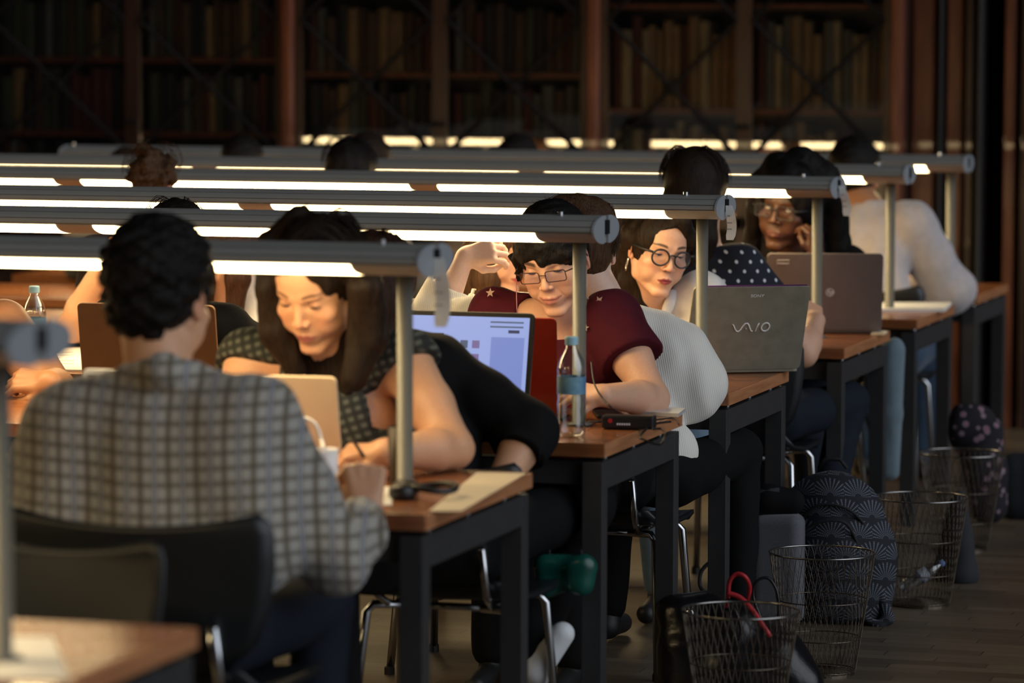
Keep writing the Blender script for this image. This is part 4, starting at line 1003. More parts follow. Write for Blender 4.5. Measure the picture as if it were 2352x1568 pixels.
# woman with dark skin, glasses, cheek on her hand (far side of the fifth table)
I1 = ([(1790, 380, 12.40), (1752, 420, 12.42), (1738, 480, 12.45), (1728, 560, 12.5), (1722, 640, 12.52)], [0.05, 0.045, 0.036, 0.034, 0.034])
I2 = ([(1840, 375, 12.42), (1888, 410, 12.44), (1920, 470, 12.50), (1922, 560, 12.55), (1900, 640, 12.58)], [0.06, 0.06, 0.045, 0.05, 0.05])
root, hf, TF, nk, so = person('woman with dark skin and black glasses, cheek on her hand, looking sideways',
    at(1812, 476, 12.42), -12, 4, 8, 1.22, neck=at(1838, 610, 12.55), shl=at(1722, 645, 12.58), shr=at(1950, 610, 12.58), hipback=0.05,
    arms=[dict(side='r', elbow=at(1925, 700, 12.40), wrist=at(1876, 586, 12.31), sleeve='long', r=0.95, cuff=0.9, hand=hd(d=(-0.15, 0.15, 1), up=(0.8, -0.5, 0), side=-1, curl=0.8, k=0.95)),
          dict(side='l', elbow=at(1700, 720, 12.4), wrist=at(1780, 750, 12.25), sleeve='long', hand=hd(h=0.006))],
    skin='brown', hh=0.003, shirt_m=m_blackc, bodyk=1.05, face=dict(lip=(0.12, 0.038, 0.028), blush=0.1, browc=(0.01, 0.007, 0.005)), faceargs=dict(lips=1.35, lidup=0.0, nose=1.2, wide=1.03), hair_m=m_hblack, neckcut=0.08,
    hair=hair_long(locks=(I1, I2), top=0.066, ow=0.062, backlen=0.25, nst=8, thick=0.026))
eyes(root, hf, (0.75, 0.65, 0.1), 0.0)
glasses(root, hf, 'rect', m_black, r=0.0018, wd=0.026, ht=0.0175, gap=0.034, z=-0.002, y=0.102)
# person in the white shirt at the farthest table, back to us
root, hf, TF, nk, so = person('person from behind in a loose white shirt, elbow out on the farthest table',
    at(1961, 412, 14.30), 180, 22, 0, 1.20, True, neck=at(1992, 478, 14.22), shl=at(1905, 540, 14.20), shr=at(2090, 520, 14.20), hip=at(2010, 790, 14.08)*V(1, 1, 0)+V(0, 0, 0.56),
    arms=[dict(side='r', elbow=at(2178, 664, 14.32), wrist=at(2075, 640, 14.62), r=1.3, loose=0.025, sleeve='roll', hand=hd(h=0.005)),
          dict(side='l', elbow=at(1880, 660, 14.32), wrist=at(1950, 640, 14.6), sleeve='long', hand=hd(h=0.006))],
    skin='tan', hh=0.0045, shirt_m=m_linen, trousers=m_denim, hair_m=m_hblack, hair=hair_short(0.003, 0.013), bodyk=1.15, wr=0.006, cloth_h=0.009,
    legspec=dict(knees=(V(-0.45, 14.5, 0.56), at(2120, 850, 14.45)*V(1, 1, 0)+V(0, 0, 0.54))))
# person with long brown hair and red top (far side of the fourth table), behind the raised hand
root, hf, TF, nk, so = person('person with long brown hair and a red top, face turned aside behind the raised hand',
    at(1150, 575, 10.90), 62, 12, 0, 1.05, neck=at(1138, 705, 11.0), shl=at(1060, 745, 11.0), shr=at(1250, 745, 11.0), arms=[dict(side='l', elbow=at(1040, 800, 10.9), wrist=at(1100, 800, 10.7), hand=hd(h=0.006)), dict(side='r', elbow=at(1280, 800, 10.9), wrist=at(1200, 800, 10.7), hand=hd(h=0.006))],
    skin='fair', hh=0.0045, shirt_m=m_red, hair_m=m_hbrown, face=dict(lip=(0.4, 0.05, 0.06)),
    hair=hair_long(locks=(([(1125, 520, 10.84), (1112, 580, 10.84), (1118, 640, 10.84), (1120, 690, 10.84)], [0.045, 0.045, 0.042, 0.035]),), backlen=0.2, nst=14, thick=0.014))
eyes(root, hf, (0, 0.9, -0.3), 0.3)
# white T-shirt and dark hair half hidden between the man and the woman with long hair (far side of the fourth table)
root, hf, TF, nk, so = person('half-hidden reader in a white T-shirt between the man and the long-haired woman',
    at(515, 580, 10.95), 120, 25, 0, 1.1, neck=at(520, 700, 11.0), shl=at(430, 720, 11.0), shr=at(580, 690, 11.0), arms=[dict(side='r', elbow=at(625, 830, 10.9), wrist=at(560, 830, 10.7), loose=0.025, cut=0.7, hand=hd(h=0.006)), dict(side='l', elbow=at(400, 830, 10.9), wrist=at(450, 830, 10.7), hand=hd(h=0.006))],
    skin='fair', hh=0.005, shirt_m=m_white, hair_m=m_hchest, hair=hair_long(locks=(([(545, 560, 10.85), (545, 640, 10.85), (540, 710, 10.85)], [0.04, 0.04, 0.03]),), nst=10, backlen=0.2))
# reader whose bare forearm stands on the table, left of the man
root, hf, TF, nk, so = person('reader hidden behind the man, one bare forearm raised from the elbow, left of him',
    at(330, 560, 10.80), 10, 20, 0, 1.1, neck=at(320, 710, 10.95), shl=at(240, 740, 10.98), shr=at(400, 740, 10.98), arms=[dict(side='l', elbow=at(165, 752, 10.86), wrist=at(238, 610, 10.75), r=1.35, hand=hd(d=(0.5, 0, 0.8), up=(-0.5, -0.6, 0.2), side=-1, curl=1.0)), dict(side='r', elbow=at(460, 800, 10.9), wrist=at(400, 800, 10.7), hand=hd(h=0.006))],
    skin='warm', hh=0.005, shirt_m=m_blackc, hair_m=m_hdark, hair=hair_short())
eyes(root, hf, (0, 0.9, -0.3), 0.5)
# reader at the far left of the third table, bare shoulder and resting hand in view
root, hf, TF, nk, so = person('reader at the left edge, bare shoulder, hand resting beside the man in checks',
    at(-90, 590, 9.45), 10, 25, 0, 1.1, neck=at(-90, 745, 9.58), shl=at(-260, 760, 9.6), shr=at(8, 748, 9.58), arms=[dict(side='r', elbow=at(130, 900, 9.50), wrist=at(112, 880, 9.28), r=1.45, sleeve='none', hand=hd(d=(-1, -0.15, 0.08), up=(0, -0.6, 0.7), side=-1, curl=0.8, k=1.1)), dict(side='l', elbow=at(-320, 880, 9.5), wrist=at(-200, 900, 9.3), hand=hd(h=0.006))],
    skin='tan', hh=0.005, shirt_m=m_blackc, bare=True, bodyk=1.1, hair_m=m_hdark, hair=hair_short())
eyes(root, hf, (0, 0.9, -0.5), 0.5)
# heads seen over the lamp bars
def backhead(label, px, py, Y, k, hair, hm, shirt, away=True, skin='fair', side=0):
    hc = at(px, py, Y); fd = 1 if away else -1
    el = lambda s: V(hc[0]+s*0.27, hc[1]+fd*0.10, 0.80)
    r = person(label, hc, 180 if away else 0, 15, 0, k, away, arms=[dict(side='l', elbow=el(-1), wrist=el(-1)+V(0.12, fd*0.22, 0.01), sleeve='long', hand=hd(h=0.006)), dict(side='r', elbow=el(1), wrist=el(1)+V(-0.12, fd*0.22, 0.01), sleeve='long', hand=hd(h=0.006))],
        skin=skin, hh=0.0055, bh=0.013, cloth_h=0.011, shirt_m=shirt, hair_m=hm, hair=hair)
    if not away: eyes(r[0], r[1], (0, 0.9, -0.4), 0.5)
def curly(root, f, neck, TF, m):
    s = Sdf(); rg = np.random.RandomState(4)
    s.ell((0, -0.02, 0.045), (0.082, 0.10, 0.088), 0.01, f)
    for i in range(90):
        d = nz(rg.normal(size=3)); 
        if d[2] < -0.35 or (d[1] > 0.5 and d[2] < 0.5): continue
        s.ell((d[0]*0.084, -0.02+d[1]*0.098, 0.045+d[2]*0.088), 0.013+0.012*rg.rand(), 0.004, f)
    s.ell((-0.04, -0.03, 0.135), (0.035, 0.035, 0.028), 0.01, f)
    faceopen(s, f, 0.06, 0.062)
    w = wobble(0.006, 200, seed=8, n=7)
    ho = sculpt('hair', s, 0.005, m, root, disp=w)
    strands([([f.w((x, -0.05, 0.03)), f.w((x*1.3, -0.04, 0.09)), f.w((x*0.9, -0.02, 0.14)), f.w((x*0.3, 0.0, 0.155))], 0.03, 24, 0.0007) for x in (-0.07, -0.03, 0.03, 0.07)], m, ho, 5)
backhead('reader from behind with tousled curly light-brown hair, head above the fourth lamp bar', 352, 432, 11.50, 0.88, curly, m_hbrown, m_brownc)
backhead('reader from behind with smooth round black hair, above the fifth lamp bar', 806, 410, 12.86, 1.08, hair_long(thick=0.012, nst=8, backlen=0.15), m_hblack, m_grey)
backhead('reader with dark hair partly behind the smooth round black head', 846, 388, 14.20, 1.05, hair_short(0.003), m_hdark, m_blackc)
backhead('reader from behind, top of black hair below the left red upright', 557, 388, 14.20, 1.0, hair_short(0.002), m_hblack, m_navy)
backhead('reader from behind with dark hair, just left of the curly head', 292, 412, 14.20, 0.95, hair_short(0.003), m_hdark, m_grey)
backhead('reader facing us beyond the farthest lamp bar, dark hair only', 1188, 385, 15.40, 1.05, hair_short(0.003), m_hblack, m_brownc, False)
backhead('reader from behind, dome of dark hair under the third lit tube, behind the man', 410, 566, 9.93, 1.0, hair_long(thick=0.012, nst=6, backlen=0.2), m_hblack, m_blackc)
# ------------------------------------------------------------------ things on the tables
def tabat(px, py, z=0.75):
    x = (px-1176.0)/F; y = (784.0-py)/F; d = FW+RT*x+UP*y
    return CAM+d*((z-CAM[2])/d[2])
def laptop(label, c, w, h, yaw, lean, lidm, screenm=None, base=0.24, z=0.751, basem=None, bez=0.012, name='laptop'):
    """c = middle of the hinge on the table; yaw 0: lid back faces the camera; the user sits on local +y"""
    t = thing(name, (c[0], c[1], z), math.radians(yaw), label, 'laptop')
    bm = basem or lidm
    MB().prism(rrect(w, base, 0.015), 0, 0.016, lambda u, v, q: (u, v+base/2+0.004, q+0.002)).build('base', bm, t, bevel=0.002)
    kb = MB()
    for r in range(5):
        for q in range(14): kb.box((-w*0.42+w*0.84*(q+0.5)/14, 0.03+base*0.5*(r+0.5)/5+0.01, 0.0192), (w*0.05, base*0.08, 0.0025))
    kb.build('keyboard', m_black, t)
    ft = MB()
    for sx in (-1, 1):
        for yy in (0.03, base-0.03): ft.box((sx*w*0.4, yy, 0.001), (0.03, 0.01, 0.002))
    ft.build('rubber_foot', m_black, t)
    a = math.radians(lean); ca, sa = math.cos(a), math.sin(a); th = 0.009
    P = lambda u, v, q: (u, -v*sa+q*ca, 0.014+v*ca+q*sa)
    lid = MB().prism([(u, v+h/2) for u, v in rrect(w, h, 0.014)], -th, 0, P).build('lid', lidm, t, bevel=0.002)
    MB().prism([(u, v+h/2) for u, v in rrect(w-0.004, h-0.004, 0.013)], 0, 0.0012, P).build('bezel', m_black if lidm is not m_silver2 else m_silver2, lid)
    MB().prism([(u, v+h/2+0.003) for u, v in rrect(w-bez*2, h-bez*2-0.008, 0.001, 1)], 0.0012, 0.0018, P).build('screen', screenm or m_scr, lid)
    t['_'] = 0; del t['_']
    return t, lid, P, th
m_silver = mat('silver_aluminium', (0.70, 0.56, 0.40), rough=0.5, metal=0.15, noise=0.03)
m_silver2 = mat('white_silver', (0.7, 0.71, 0.72), rough=0.35, metal=0.3)
m_vaio = mat('grey_green_lid', (0.27, 0.26, 0.20), rough=0.42, metal=0.15, noise=0.18, nscale=26, bump=0.03)
m_hp = mat('brown_grey_lid', (0.17, 0.14, 0.13), rough=0.45, metal=0.1, noise=0.06)
m_bronzel = mat('brown_lid', (0.16, 0.075, 0.03), rough=0.5, metal=0.2, noise=0.1)
m_redl = mat('glossy_red_lid', (0.20, 0.018, 0.010), rough=0.18, noise=0.2, nscale=9, coat=0.5)
m_scr = emis('screen_dim_blue', (0.30, 0.42, 0.75), 0.35)
m_scrw = emis('screen_white_blue', (0.42, 0.53, 1.0), 0.72)
m_scr2 = emis('screen_panel', (0.30, 0.40, 0.92), 0.62)
m_scrd = emis('screen_dark', (0.03, 0.04, 0.10), 0.3)
m_scrt = emis('screen_teal', (0.05, 0.22, 0.32), 0.35)
m_metalw = mat('bright_logo', (0.85, 0.85, 0.88), rough=0.3, metal=0.0)
RX = rotm('X', 0)
# grey-green laptop with its raised lettering
cc = at(1702, 842, 10.67)
t, lid, P, th = laptop('grey-green laptop with raised silver lettering on its lid, fourth table', cc, 0.362, 0.276, 30, 22, m_vaio)
m_purp = mat('purple_trim', (0.10, 0.03, 0.12), rough=0.3)
MB().prism([(-0.17, 0.2745), (0.17, 0.2745), (0.17, 0.2770), (-0.17, 0.2770)], -th*0.9, -0.001, P).build('lid_trim', m_purp, lid)
lg = MB(); sc = 0.00036
def LP(x, y): return P((x-1415)*sc+0.008, 0.142-(y-1278)*sc, -th-0.0012)
lg.tube([LP(*p) for p in ((1256, 1247), (1270, 1256), (1284, 1288), (1300, 1311), (1318, 1314), (1334, 1296), (1350, 1264), (1368, 1242), (1388, 1241), (1402, 1258), (1416, 1292), (1426, 1310), (1440, 1314))], [0.0012, 0.0018, 0.002, 0.0021, 0.0021, 0.0021, 0.0021, 0.0021, 0.0021, 0.0021, 0.0021, 0.0019, 0.0013], 8)
lg.tube([LP(1488, 1240), LP(1476, 1262), LP(1464, 1314)], [0.0016, 0.0021, 0.0021], 8)
lg.tube([LP(1546+34*math.cos(q)+4*math.sin(q), 1276-37*math.sin(q)) for q in np.linspace(0, 2*PI, 25)[:-1]], 0.0021, 8, closed=True)
lg.tube([LP(1376, 1292), LP(1384, 1288)], 0.0018, 8)
lg.build('logo', m_metalw, lid, smooth=True)
def lidmtx(P, u, v, th):
    o = Vector(P(u, v, -th-0.0003)); ex = (Vector(P(u+1, v, -th-0.0003))-o).normalized(); ey = (Vector(P(u, v+1, -th-0.0003))-o).normalized(); ez = ex.cross(ey)
    return Matrix(((ex.x, ey.x, ez.x, o.x), (ex.y, ey.y, ez.y, o.y), (ex.z, ey.z, ez.z, o.z), (0, 0, 0, 1)))
text_mesh('brand_lettering', 'SONY', 0.0125, m_metalw, lid, lidmtx(P, 0.018, 0.245, th), xs=1.25)
# brown-grey laptop
cc = at(1892, 753, 12.26)
t, lid, P, th = laptop('brown-grey laptop with a round logo, lid back to us, on the fifth table', cc, 0.392, 0.272, 14, 14, m_hp)
rg_ = MB(); rg_.tube([P(0.018+0.013*math.cos(q), 0.135+0.013*math.sin(q), -th-0.0006) for q in np.linspace(0, 2*PI, 25)[:-1]], 0.0008, 6, closed=True); rg_.build('logo_ring', m_metalw, lid)
text_mesh('logo_letters', 'hp', 0.022, m_metalw, lid, lidmtx(P, 0.018, 0.136, th), shear=0.35)
MB().tube([P(x*0.020-0.142, 0.243+y*0.006, -th-0.0006) for x, y in ((-1, 1), (1, 1), (1, -1), (-1, -1))], 0.0009, 6, closed=True).build('latch', m_metalw, lid)
# silver laptop of the woman with the long hair
cc = at(630, 1112, 7.76)
laptop('silver laptop glowing orange under the lamp, lid back to us, before the long-haired woman', cc, 0.325, 0.226, 2, 12, m_silver)
cc = at(345, 1128, 7.50)
laptop('pale-edged laptop mostly hidden behind the man in the checked shirt', cc, 0.350, 0.243, 181, 10, m_silver2, m_scrd)
cc = at(353, 985, 9.00)
laptop('dark brown laptop lid standing behind the head of the man in the checked shirt', cc, 0.385, 0.285, 1, 10, m_bronzel)
# lit screen
cc = at(1044, 975, 8.98)
t, lid, P, th = laptop('black laptop with a bright blue-white page, behind the black sleeve', cc, 0.395, 0.280, 178, 12, m_black, m_scrw)
W2, H2 = 0.371, 0.248
def patch(x0, x1, y0, y1, m, nm, q=0.0022): MB().prism([(x0, y0), (x1, y0), (x1, y1), (x0, y1)], 0.0018, q, P).build(nm, m, lid)
patch(-0.185, 0.03, 0.06, 0.222, m_scrd, 'dark_picture') if False else None
patch(-0.175, -0.085, 0.02, 0.215, m_scr2, 'page_column'); patch(0.045, 0.185, 0.10, 0.222, m_scrd, 'dark_picture')
th_c = [emis('thumb_a', (0.10, 0.12, 0.30), 0.3), emis('thumb_b', (0.30, 0.22, 0.50), 0.6), emis('thumb_c', (0.14, 0.20, 0.34), 0.5)]
for i, (x, y) in enumerate(((0.020, 0.195), (-0.012, 0.195), (-0.044, 0.195), (0.020, 0.160), (-0.012, 0.160), (-0.044, 0.160))):
    patch(x-0.010, x+0.010, y-0.010, y+0.010, th_c[(i*2) % 3], 'thumbnail')
for y in (0.252, 0.240): patch(-0.17, -0.08, y, y+0.004, th_c[2], 'toolbar_line')
patch(-0.16, -0.13, 0.226, 0.234, th_c[0], 'toolbar_button')
for y in (0.11, 0.10, 0.09): patch(-0.07, 0.02, y, y+0.003, th_c[2], 'text_line')
cc = at(1120, 980, 9.16)
laptop('glossy dark red laptop lid beside the bright screen, before the smiling woman', cc, 0.385, 0.258, 3, 8, m_redl)
cc = at(1300, 838, 10.42)
laptop('white-silver laptop whose corner shows beside the smiling woman, teal screen', cc, 0.352, 0.232, 180, 10, m_silver2, m_scrt)
cc = at(2030, 655, 14.72)
laptop('small laptop with a blue screen, under the arm of the white-shirted person', cc, 0.26, 0.17, 180, 12, m_black, emis('screen_blue', (0.25, 0.40, 1.0), 1.0))

def bottle(label, base, h, lab=(0.22, 0.42, 0.48), lab2=(0.08, 0.20, 0.36), capc=(0.35, 0.60, 0.70), fill=0.35, rot=None, w=1.0):
    t = thing('water_bottle', base, 0, label, 'bottle')
    k = h/0.225; R = 0.0325*k*w
    prof = [(R*0.55, 0.0), (R*0.86, 0.004), (R, 0.014), (R*0.96, 0.03), (R, 0.045), (R*0.95, 0.060), (R, 0.075), (R*0.95, 0.088), (R*0.97, 0.10), (R*0.97, 0.135), (R*1.0, 0.148), (R*0.95, 0.16), (R*0.8, 0.175), (R*0.55, 0.19), (R*0.40, 0.20), (R*0.38, 0.212)]
    prof = [(r, z*k) for r, z in prof]
    RR = rot
    MB().lathe(prof, (0, 0, 0.0), 28, RR).build('bottle_wall', m_clear, t, smooth=True)
    cm = mat('cap_%.2f_%.2f' % capc[:2], capc, rough=0.4)
    cp = MB().lathe([(R*0.45, 0.207*k), (R*0.46, 0.222*k), (R*0.42, 0.225*k)], (0, 0, 0), 24, RR); cp.build('bottle_cap', cm, t)
    lm = mat('label_%.2f_%.2f' % lab[:2], lab, rough=0.5, col2=lab2, nscale=18)
    MB().lathe([(R*0.99, 0.098*k), (R*0.99, 0.137*k)], (0, 0, 0), 28, RR, cap=False).build('bottle_label', lm, t, smooth=True)
    return t
b0 = tabat(1312, 1004)
bottle('half-empty clear water bottle with a pale blue cap at the end of the third table', b0, 0.252)
bottle('water bottle with blue cap and teal label behind the bare shoulder at left', at(80, 838, 10.22)*V(1, 1, 0)+V(0, 0, 0.75), 0.245)
bottle('blurred water bottle behind the elbow of the white shirt, farthest table', at(2152, 645, 14.78)*V(1, 1, 0)+V(0, 0, 0.75), 0.21)
bottle('small bottle with red and white label beside the cream sleeve', at(958, 838, 10.2)*V(1, 1, 0)+V(0, 0, 0.75), 0.235, (0.7, 0.65, 0.6), (0.6, 0.06, 0.05), (0.5, 0.5, 0.5))
def sheet(name, label, pts, z, m=m_paper, th=0.0008, cat='paper', lines=0):
    P_ = [tabat(px, py, z) for px, py in pts]; c = np.mean(P_, 0)
    t = thing(name, (c[0], c[1], z), 0, label, cat)
    MB().prism([(p[0]-c[0], p[1]-c[1]) for p in P_], 0, th, lambda u, v, w: (u, v, w)).build('sheet' if th < 0.003 else 'block', m, t)
    if lines:
        ex = (P_[1]-P_[0]); ey = (P_[3]-P_[0]); lb = MB()
        for i in range(lines):
            a = P_[0]+ey*(0.12+0.76*i/lines); p0 = a+ex*0.12-c; p1 = a+ex*(0.85 if i % 3 else 0.6)-c; w_ = ey*0.012
            lb.add([(*(p0-w_)[:2], th+0.0003), (*(p1-w_)[:2], th+0.0003), (*(p1+w_)[:2], th+0.0003), (*(p0+w_)[:2], th+0.0003)], [(0, 1, 2, 3)])
        lb.build('printed_lines', m_ink, t)
    return t
m_cream_p = mat('cream_paper', (0.80, 0.68, 0.48), rough=0.7, noise=0.05)
sheet('paper_sheet', 'cream sheet of paper along the right end of the second table', [(985, 1174), (1060, 1174), (1208, 1087), (1095, 1085)], 0.751, m_cream_p)
sheet('paper_sheet', 'large blurred white paper at the bottom left corner of the photo', [(-120, 1560), (160, 1560), (120, 1462), (-160, 1462)], 0.751)
sheet('paper_stack', 'stack of white papers at the end of the sixth table', [(2010, 716), (2170, 716), (2185, 701), (2030, 701)], 0.7505, m_paper, 0.012)
sheet('notepad', 'small pale notepad behind the brown-grey laptop at the corner of the fifth table', [(2000, 769), (2030, 770), (2038, 764), (2010, 763)], 0.7505, m_cream_p, 0.006, 'notepad')
sheet('magazine', 'open magazine with a dark picture, left of the brown laptop lid', [(60, 850), (190, 852), (190, 800), (66, 798)], 0.7505, m_paper, 0.004, 'magazine', 6)
sheet('notebook', 'closed silver-grey notebook by the cables on the third table', [(1452, 952), (1558, 958), (1575, 945), (1475, 940)], 0.7505, m_silver2, 0.010, 'notebook')
sheet('paper_sheet', 'white sheet under the hand of the man in the checked shirt', [(790, 1160), (900, 1160), (900, 1118), (800, 1115)], 0.751, m_paper)
# spiral notepad and phone lying under the maroon sleeve
p_ = tabat(1418, 930); t = thing('spiral_notepad', (p_[0], p_[1], 0.751), 0.5, 'small spiral notepad by the bent arm in the maroon sleeve', 'notepad')
MB().box((0, 0, 0.005), (0.10, 0.07, 0.01)).build('block', m_silver2, t)
sp_ = MB()
for i in range(12): sp_.tube([(-0.045+i*0.008, -0.036+0.006*math.cos(q), 0.006+0.006*math.sin(q)) for q in np.linspace(0, 2*PI, 9)[:-1]], 0.0008, 4, closed=True)
sp_.build('spiral', m_chrome, t)
p_ = tabat(1395, 955); t = thing('mobile_phone', (p_[0], p_[1], 0.751), 0.35, 'black mobile phone lying by the spiral notepad', 'phone')
MB().prism(rrect(0.07, 0.14, 0.01), 0, 0.009, lambda u, v, w: (u, v, w)).build('case', m_black, t, bevel=0.002)
MB().prism(rrect(0.062, 0.115, 0.002, 1), 0.009, 0.0094, lambda u, v, w: (u, v, w)).build('screen', mat('phone_glass', (0.02, 0.025, 0.03), rough=0.06), t)
# power strip / adapter and its cable
p_ = tabat(1445, 985); t = thing('power_adapter', (p_[0], p_[1], 0.751), 0.12, 'black power adapter with a red dot at the end of the third table', 'adapter')
MB().box((0, 0, 0.018), (0.135, 0.055, 0.034)).build('case', m_black, t, bevel=0.006)
MB().lathe([(0.006, 0), (0.006, 0.001)], (-0.045, -0.0277, 0.022), 12, rotm('X', PI/2)).build('red_dot', mat('red_mark', (0.5, 0.02, 0.02)), t)
lb = MB()
for i in range(6): lb.box((-0.026+i*0.006, -0.028, 0.014), (0.004, 0.0008, 0.005))
lb.build('printed_line', m_metalw, t)
def smooth(pts, n=7):
    P_ = [np.asarray(p, float) for p in pts]; out = []
    for i in range(len(P_)-1):
        p0 = P_[max(i-1, 0)]; p1 = P_[i]; p2 = P_[i+1]; p3 = P_[min(i+2, len(P_)-1)]
        for s_ in np.linspace(0, 1, n, endpoint=False): out.append(0.5*((2*p1)+(-p0+p2)*s_+(2*p0-5*p1+4*p2-p3)*s_**2+(-p0+3*p1-3*p2+p3)*s_**3))
    return out+[P_[-1]]
def cable(label, pts, r=0.0028, m=m_black, group=None):
    P_ = [np.asarray(p, float) for p in pts]; out = []
    for i in range(len(P_)-1):
        p0 = P_[max(i-1, 0)]; p1 = P_[i]; p2 = P_[i+1]; p3 = P_[min(i+2, len(P_)-1)]
        for s_ in np.linspace(0, 1, 8, endpoint=False):
            out.append(0.5*((2*p1)+(-p0+p2)*s_+(2*p0-5*p1+4*p2-p3)*s_**2+(-p0+3*p1-3*p2+p3)*s_**3))
    out.append(P_[-1]); o = MB().tube(out, r, 8).build('cable', m, None, smooth=True); tag(o, label, 'cable', group); return o
cable('black cable looping over the end of the third table', [tabat(1500, 985, 0.768), tabat(1520, 985, 0.765), at(1528, 1000, 8.80), at(1515, 1020, 8.78), at(1480, 1010, 8.78), tabat(1470, 1000, 0.755), tabat(1500, 975, 0.755), tabat(1540, 968, 0.755)], 0.003)
cable('thin black cord rising past the maroon sleeve to the lamp post', [at(1358, 830, 9.2), at(1365, 880, 9.15), at(1385, 915, 9.12), at(1410, 940, 9.1), tabat(1440, 958, 0.757), tabat(1400, 968, 0.757), tabat(1350, 968, 0.757)], 0.0025)
cable('black earphone cord tangled beside the adapter', [tabat(1350, 980, 0.755), tabat(1385, 965, 0.757), tabat(1420, 972, 0.756), tabat(1450, 962, 0.757), tabat(1490, 966, 0.756), tabat(1545, 960, 0.757), at(1560, 975, 9.0)], 0.0022)
cable('thin pink earphone cord hanging beside the face of the smiling woman', [at(1186, 640, 9.46), at(1187, 700, 9.44), at(1192, 760, 9.44), at(1200, 850, 9.40)], 0.0012, mat('pink_cord', (0.35, 0.12, 0.15)))
cable('white cable arching over the mug beside the silver laptop', [tabat(640, 1080, 0.755), at(662, 1000, 7.55), at(690, 962, 7.55), at(722, 972, 7.55), at(738, 1010, 7.55), at(742, 1030, 7.52)], 0.0048, mat('white_cable', (0.75, 0.73, 0.70)))
t = thing('mug', at(745, 1128, 7.50)*V(1, 1, 0)+V(0, 0, 0.7505), 0, 'white mug beside the sleeve of the man in the checked shirt', 'mug')
MB().lathe([(0.022, 0), (0.027, 0.003), (0.030, 0.05), (0.031, 0.098), (0.0285, 0.098), (0.027, 0.05), (0.024, 0.008)], (0, 0, 0), 28).build('cup', mat('white_glaze', (0.72, 0.72, 0.74), rough=0.2), t, smooth=True)
MB().tube([(-0.028, 0, 0.08), (-0.045, 0, 0.078), (-0.052, 0, 0.055), (-0.045, 0, 0.032), (-0.028, 0, 0.028)], 0.004, 8).build('handle', MATS['white_glaze'], t, smooth=True)
p_ = tabat(958, 1142); t = thing('headphones', (p_[0], p_[1], 0.7505), 0.2, 'black headphones lying by the lamp post of the second table', 'headphones')
MB().tube([(0.055*math.cos(q)+0.03, 0.05*math.sin(q), 0.022+0.004*math.sin(q*2)) for q in np.linspace(-2.4, 2.4, 22)], 0.0075, 8).build('headband', m_black, t, smooth=True)
for y_ in (-0.034, 0.034): MB().lathe([(0.026, 0), (0.030, 0.006), (0.030, 0.022), (0.022, 0.030)], (-0.028, y_, 0.002), 24).build('ear_cup', m_black, t, smooth=True)
p_ = tabat(880, 1128); t = thing('tumbler', (p_[0], p_[1]+0.12, 0.7505), 0, 'dark smoked glass tumbler between the man and the long-haired woman', 'glass')
MB().lathe([(0.022, 0), (0.024, 0.004), (0.029, 0.13), (0.0275, 0.13), (0.022, 0.008)], (0, 0, 0), 28).build('glass_wall', mat('smoked_glass', (0.035, 0.022, 0.014), rough=0.45, spec=0.3), t, smooth=True)
pn = MB().tube([at(838, 1052, 7.74), at(812, 1012, 7.72)], 0.004, 8).build('pen', m_black, None); tag(pn, 'dark pen in the hand of the woman with long hair', 'pen')

